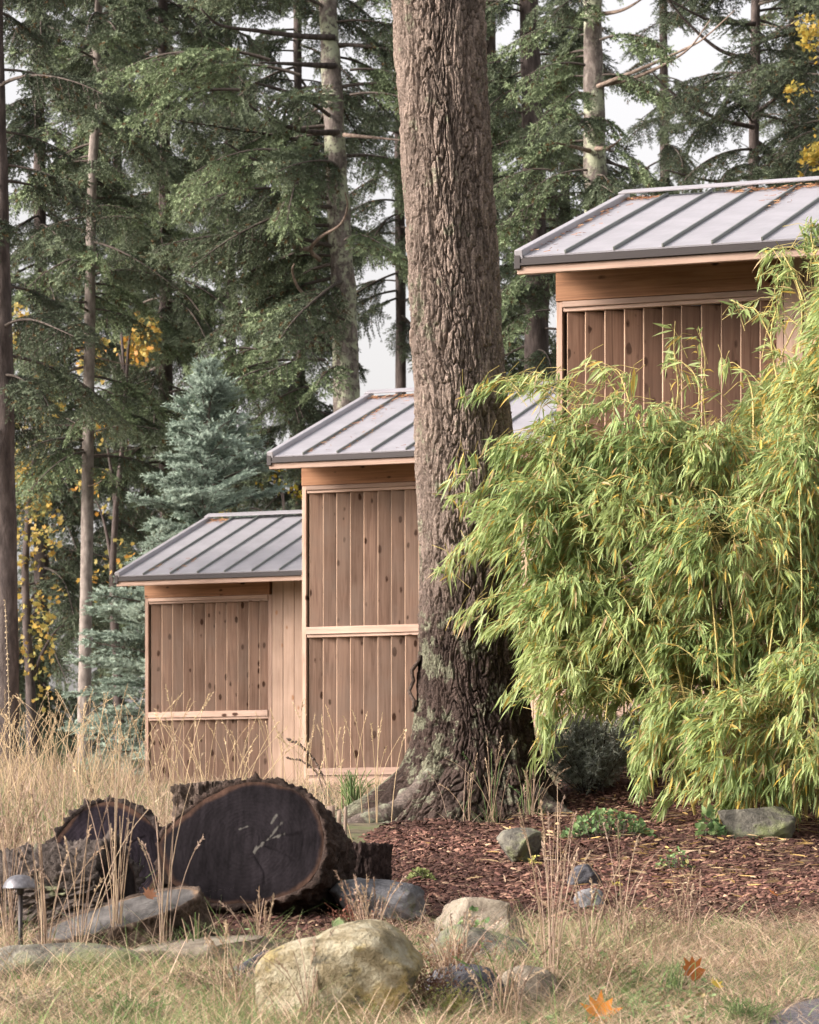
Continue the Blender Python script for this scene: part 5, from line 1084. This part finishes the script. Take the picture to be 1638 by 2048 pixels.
# taller loose blades, rusty weeds and leafy weeds that break up the turf
def rough_growth():
    g = np.random.default_rng(91); n = 9000; Y = g.uniform(12.2, 16.2, n); X = g.uniform(-1.3, 1.3, n)*Y/13*1.35; k = (inbed(X, Y) < .0) & (inpath(X, Y) < -.05) & (vnoise(np.stack([X*1.8, Y*1.8, 0*X], -1), 92) > -.1-.35*(X < .2)) & ~((X > -1.3) & (X < -.3) & (Y > 14.3)); X, Y = X[k], Y[k]; n = len(X)
    V, Q, C = blades(on_ground(X, Y, -.005), g.uniform(.10, .30, n)*(1-.4*sm((X-.6)/.6)), g.uniform(.1, .9, n), g.uniform(.2, 1.2, n), g.uniform(.0022, .0042, n), mix_cols(g, n, .22, 1.3), g, 5)
    mobj('long_grass', V, Q, M['grass'], col=C, label='long loose blades leaning over the foreground turf', cat='grass', kind='stuff')
    n = 5200; Y = g.uniform(12.2, 15.6, n); X = g.uniform(-1.3, .9, n)*Y/13*1.35; k = (inbed(X, Y) < 0) & (vnoise(np.stack([X*1.6+4, Y*1.6, 0*X], -1), 93) > .12); X, Y = X[k], Y[k]; n = len(X)
    p = on_ground(X, Y, .01+.05*g.random(n)); an = g.random(n)*6.28; ln = g.uniform(.02, .05, n)
    V, T, C = leaf_strip(p, np.stack([np.cos(an), np.sin(an), g.uniform(-.1, .7, n)], -1), unit(np.array([0, -.3, 1.])+g.normal(size=(n, 3))*.4), ln, ln*g.uniform(.3, .6, n), g.uniform(0, .3, n), np.array([(.14, .21, .08), (.20, .27, .12), (.10, .15, .06), (.25, .20, .10)])[g.integers(4, size=n)]*(.7+.6*g.random((n, 1))))
    mobj('leafy_weeds', V, T, M['grass'], smooth=True, col=C, label='low leafy weeds spread through the foreground grass', cat='weeds', kind='stuff')
rough_growth()
def weed(label, x, y, Y, n, H, W_, seed, c):
    g = np.random.default_rng(seed); b = P(x, y, Y); b[2] = G(b[0], Y); A = Acc()
    for q in range(n):
        e = np.array([g.normal()*W_, g.normal()*W_*.6, H*g.uniform(.5, 1.)]); pts = bez((g.normal()*.03, g.normal()*.03, -.01), (e[0]*.3, e[1]*.3, e[2]*.6), e, 7); A.add(*tube(pts, np.linspace(.0022, .001, 7), 3, False), np.array(c)*g.uniform(.6, 1.2))
        m = 22; t = g.uniform(.3, 1, m); p = np.stack([np.interp(t, np.linspace(0, 1, 7), pts[:, k]) for k in range(3)], -1)+g.normal(size=(m, 3))*.014
        V, T, C = leaf_strip(p, unit(g.normal(size=(m, 3))), unit(g.normal(size=(m, 3))), g.uniform(.008, .02, m), g.uniform(.005, .010, m), np.zeros(m), np.array(c)*(.6+.8*g.random((m, 1)))); A.add(V, T, C)
    obj('dried_weed', A.mesh('dried_weed', M['grass']), None, b, label=label, cat='weed', group='dried weeds in the foreground')
RU = (.20, .10, .065)
weed('rusty dried weed against the right side of the boulder', 850, 1990, 13.2, 40, .22, .10, 1, RU)
weed('rusty weed behind the slate stone', 905, 1960, 13.9, 30, .2, .1, 2, (.24, .13, .08))
weed('brown weed right of the upright straw clump', 1210, 1960, 13.7, 24, .26, .12, 3, (.27, .19, .12))
weed('thin russet weed in front of the broad grey stone', 705, 1850, 15.4, 14, .22, .06, 4, (.22, .09, .06))
weed('brown weed patch under the ledge stones', 430, 1975, 13.7, 40, .13, .16, 5, (.22, .16, .11))
weed('grey-brown weed at the bottom left corner', 60, 2030, 13.1, 30, .16, .14, 6, (.26, .22, .15))
weed('yellow-green weed at the foot of the boulder', 900, 2045, 13.0, 22, .16, .05, 7, (.36, .36, .12))
weed('brown seed-headed weed at the edge of the mulch', 1290, 1850, 15.2, 22, .3, .14, 8, (.25, .17, .12))
weed('russet weed hugging the left meadow edge', 25, 1600, 20.0, 40, .4, .14, 9, (.24, .15, .11))
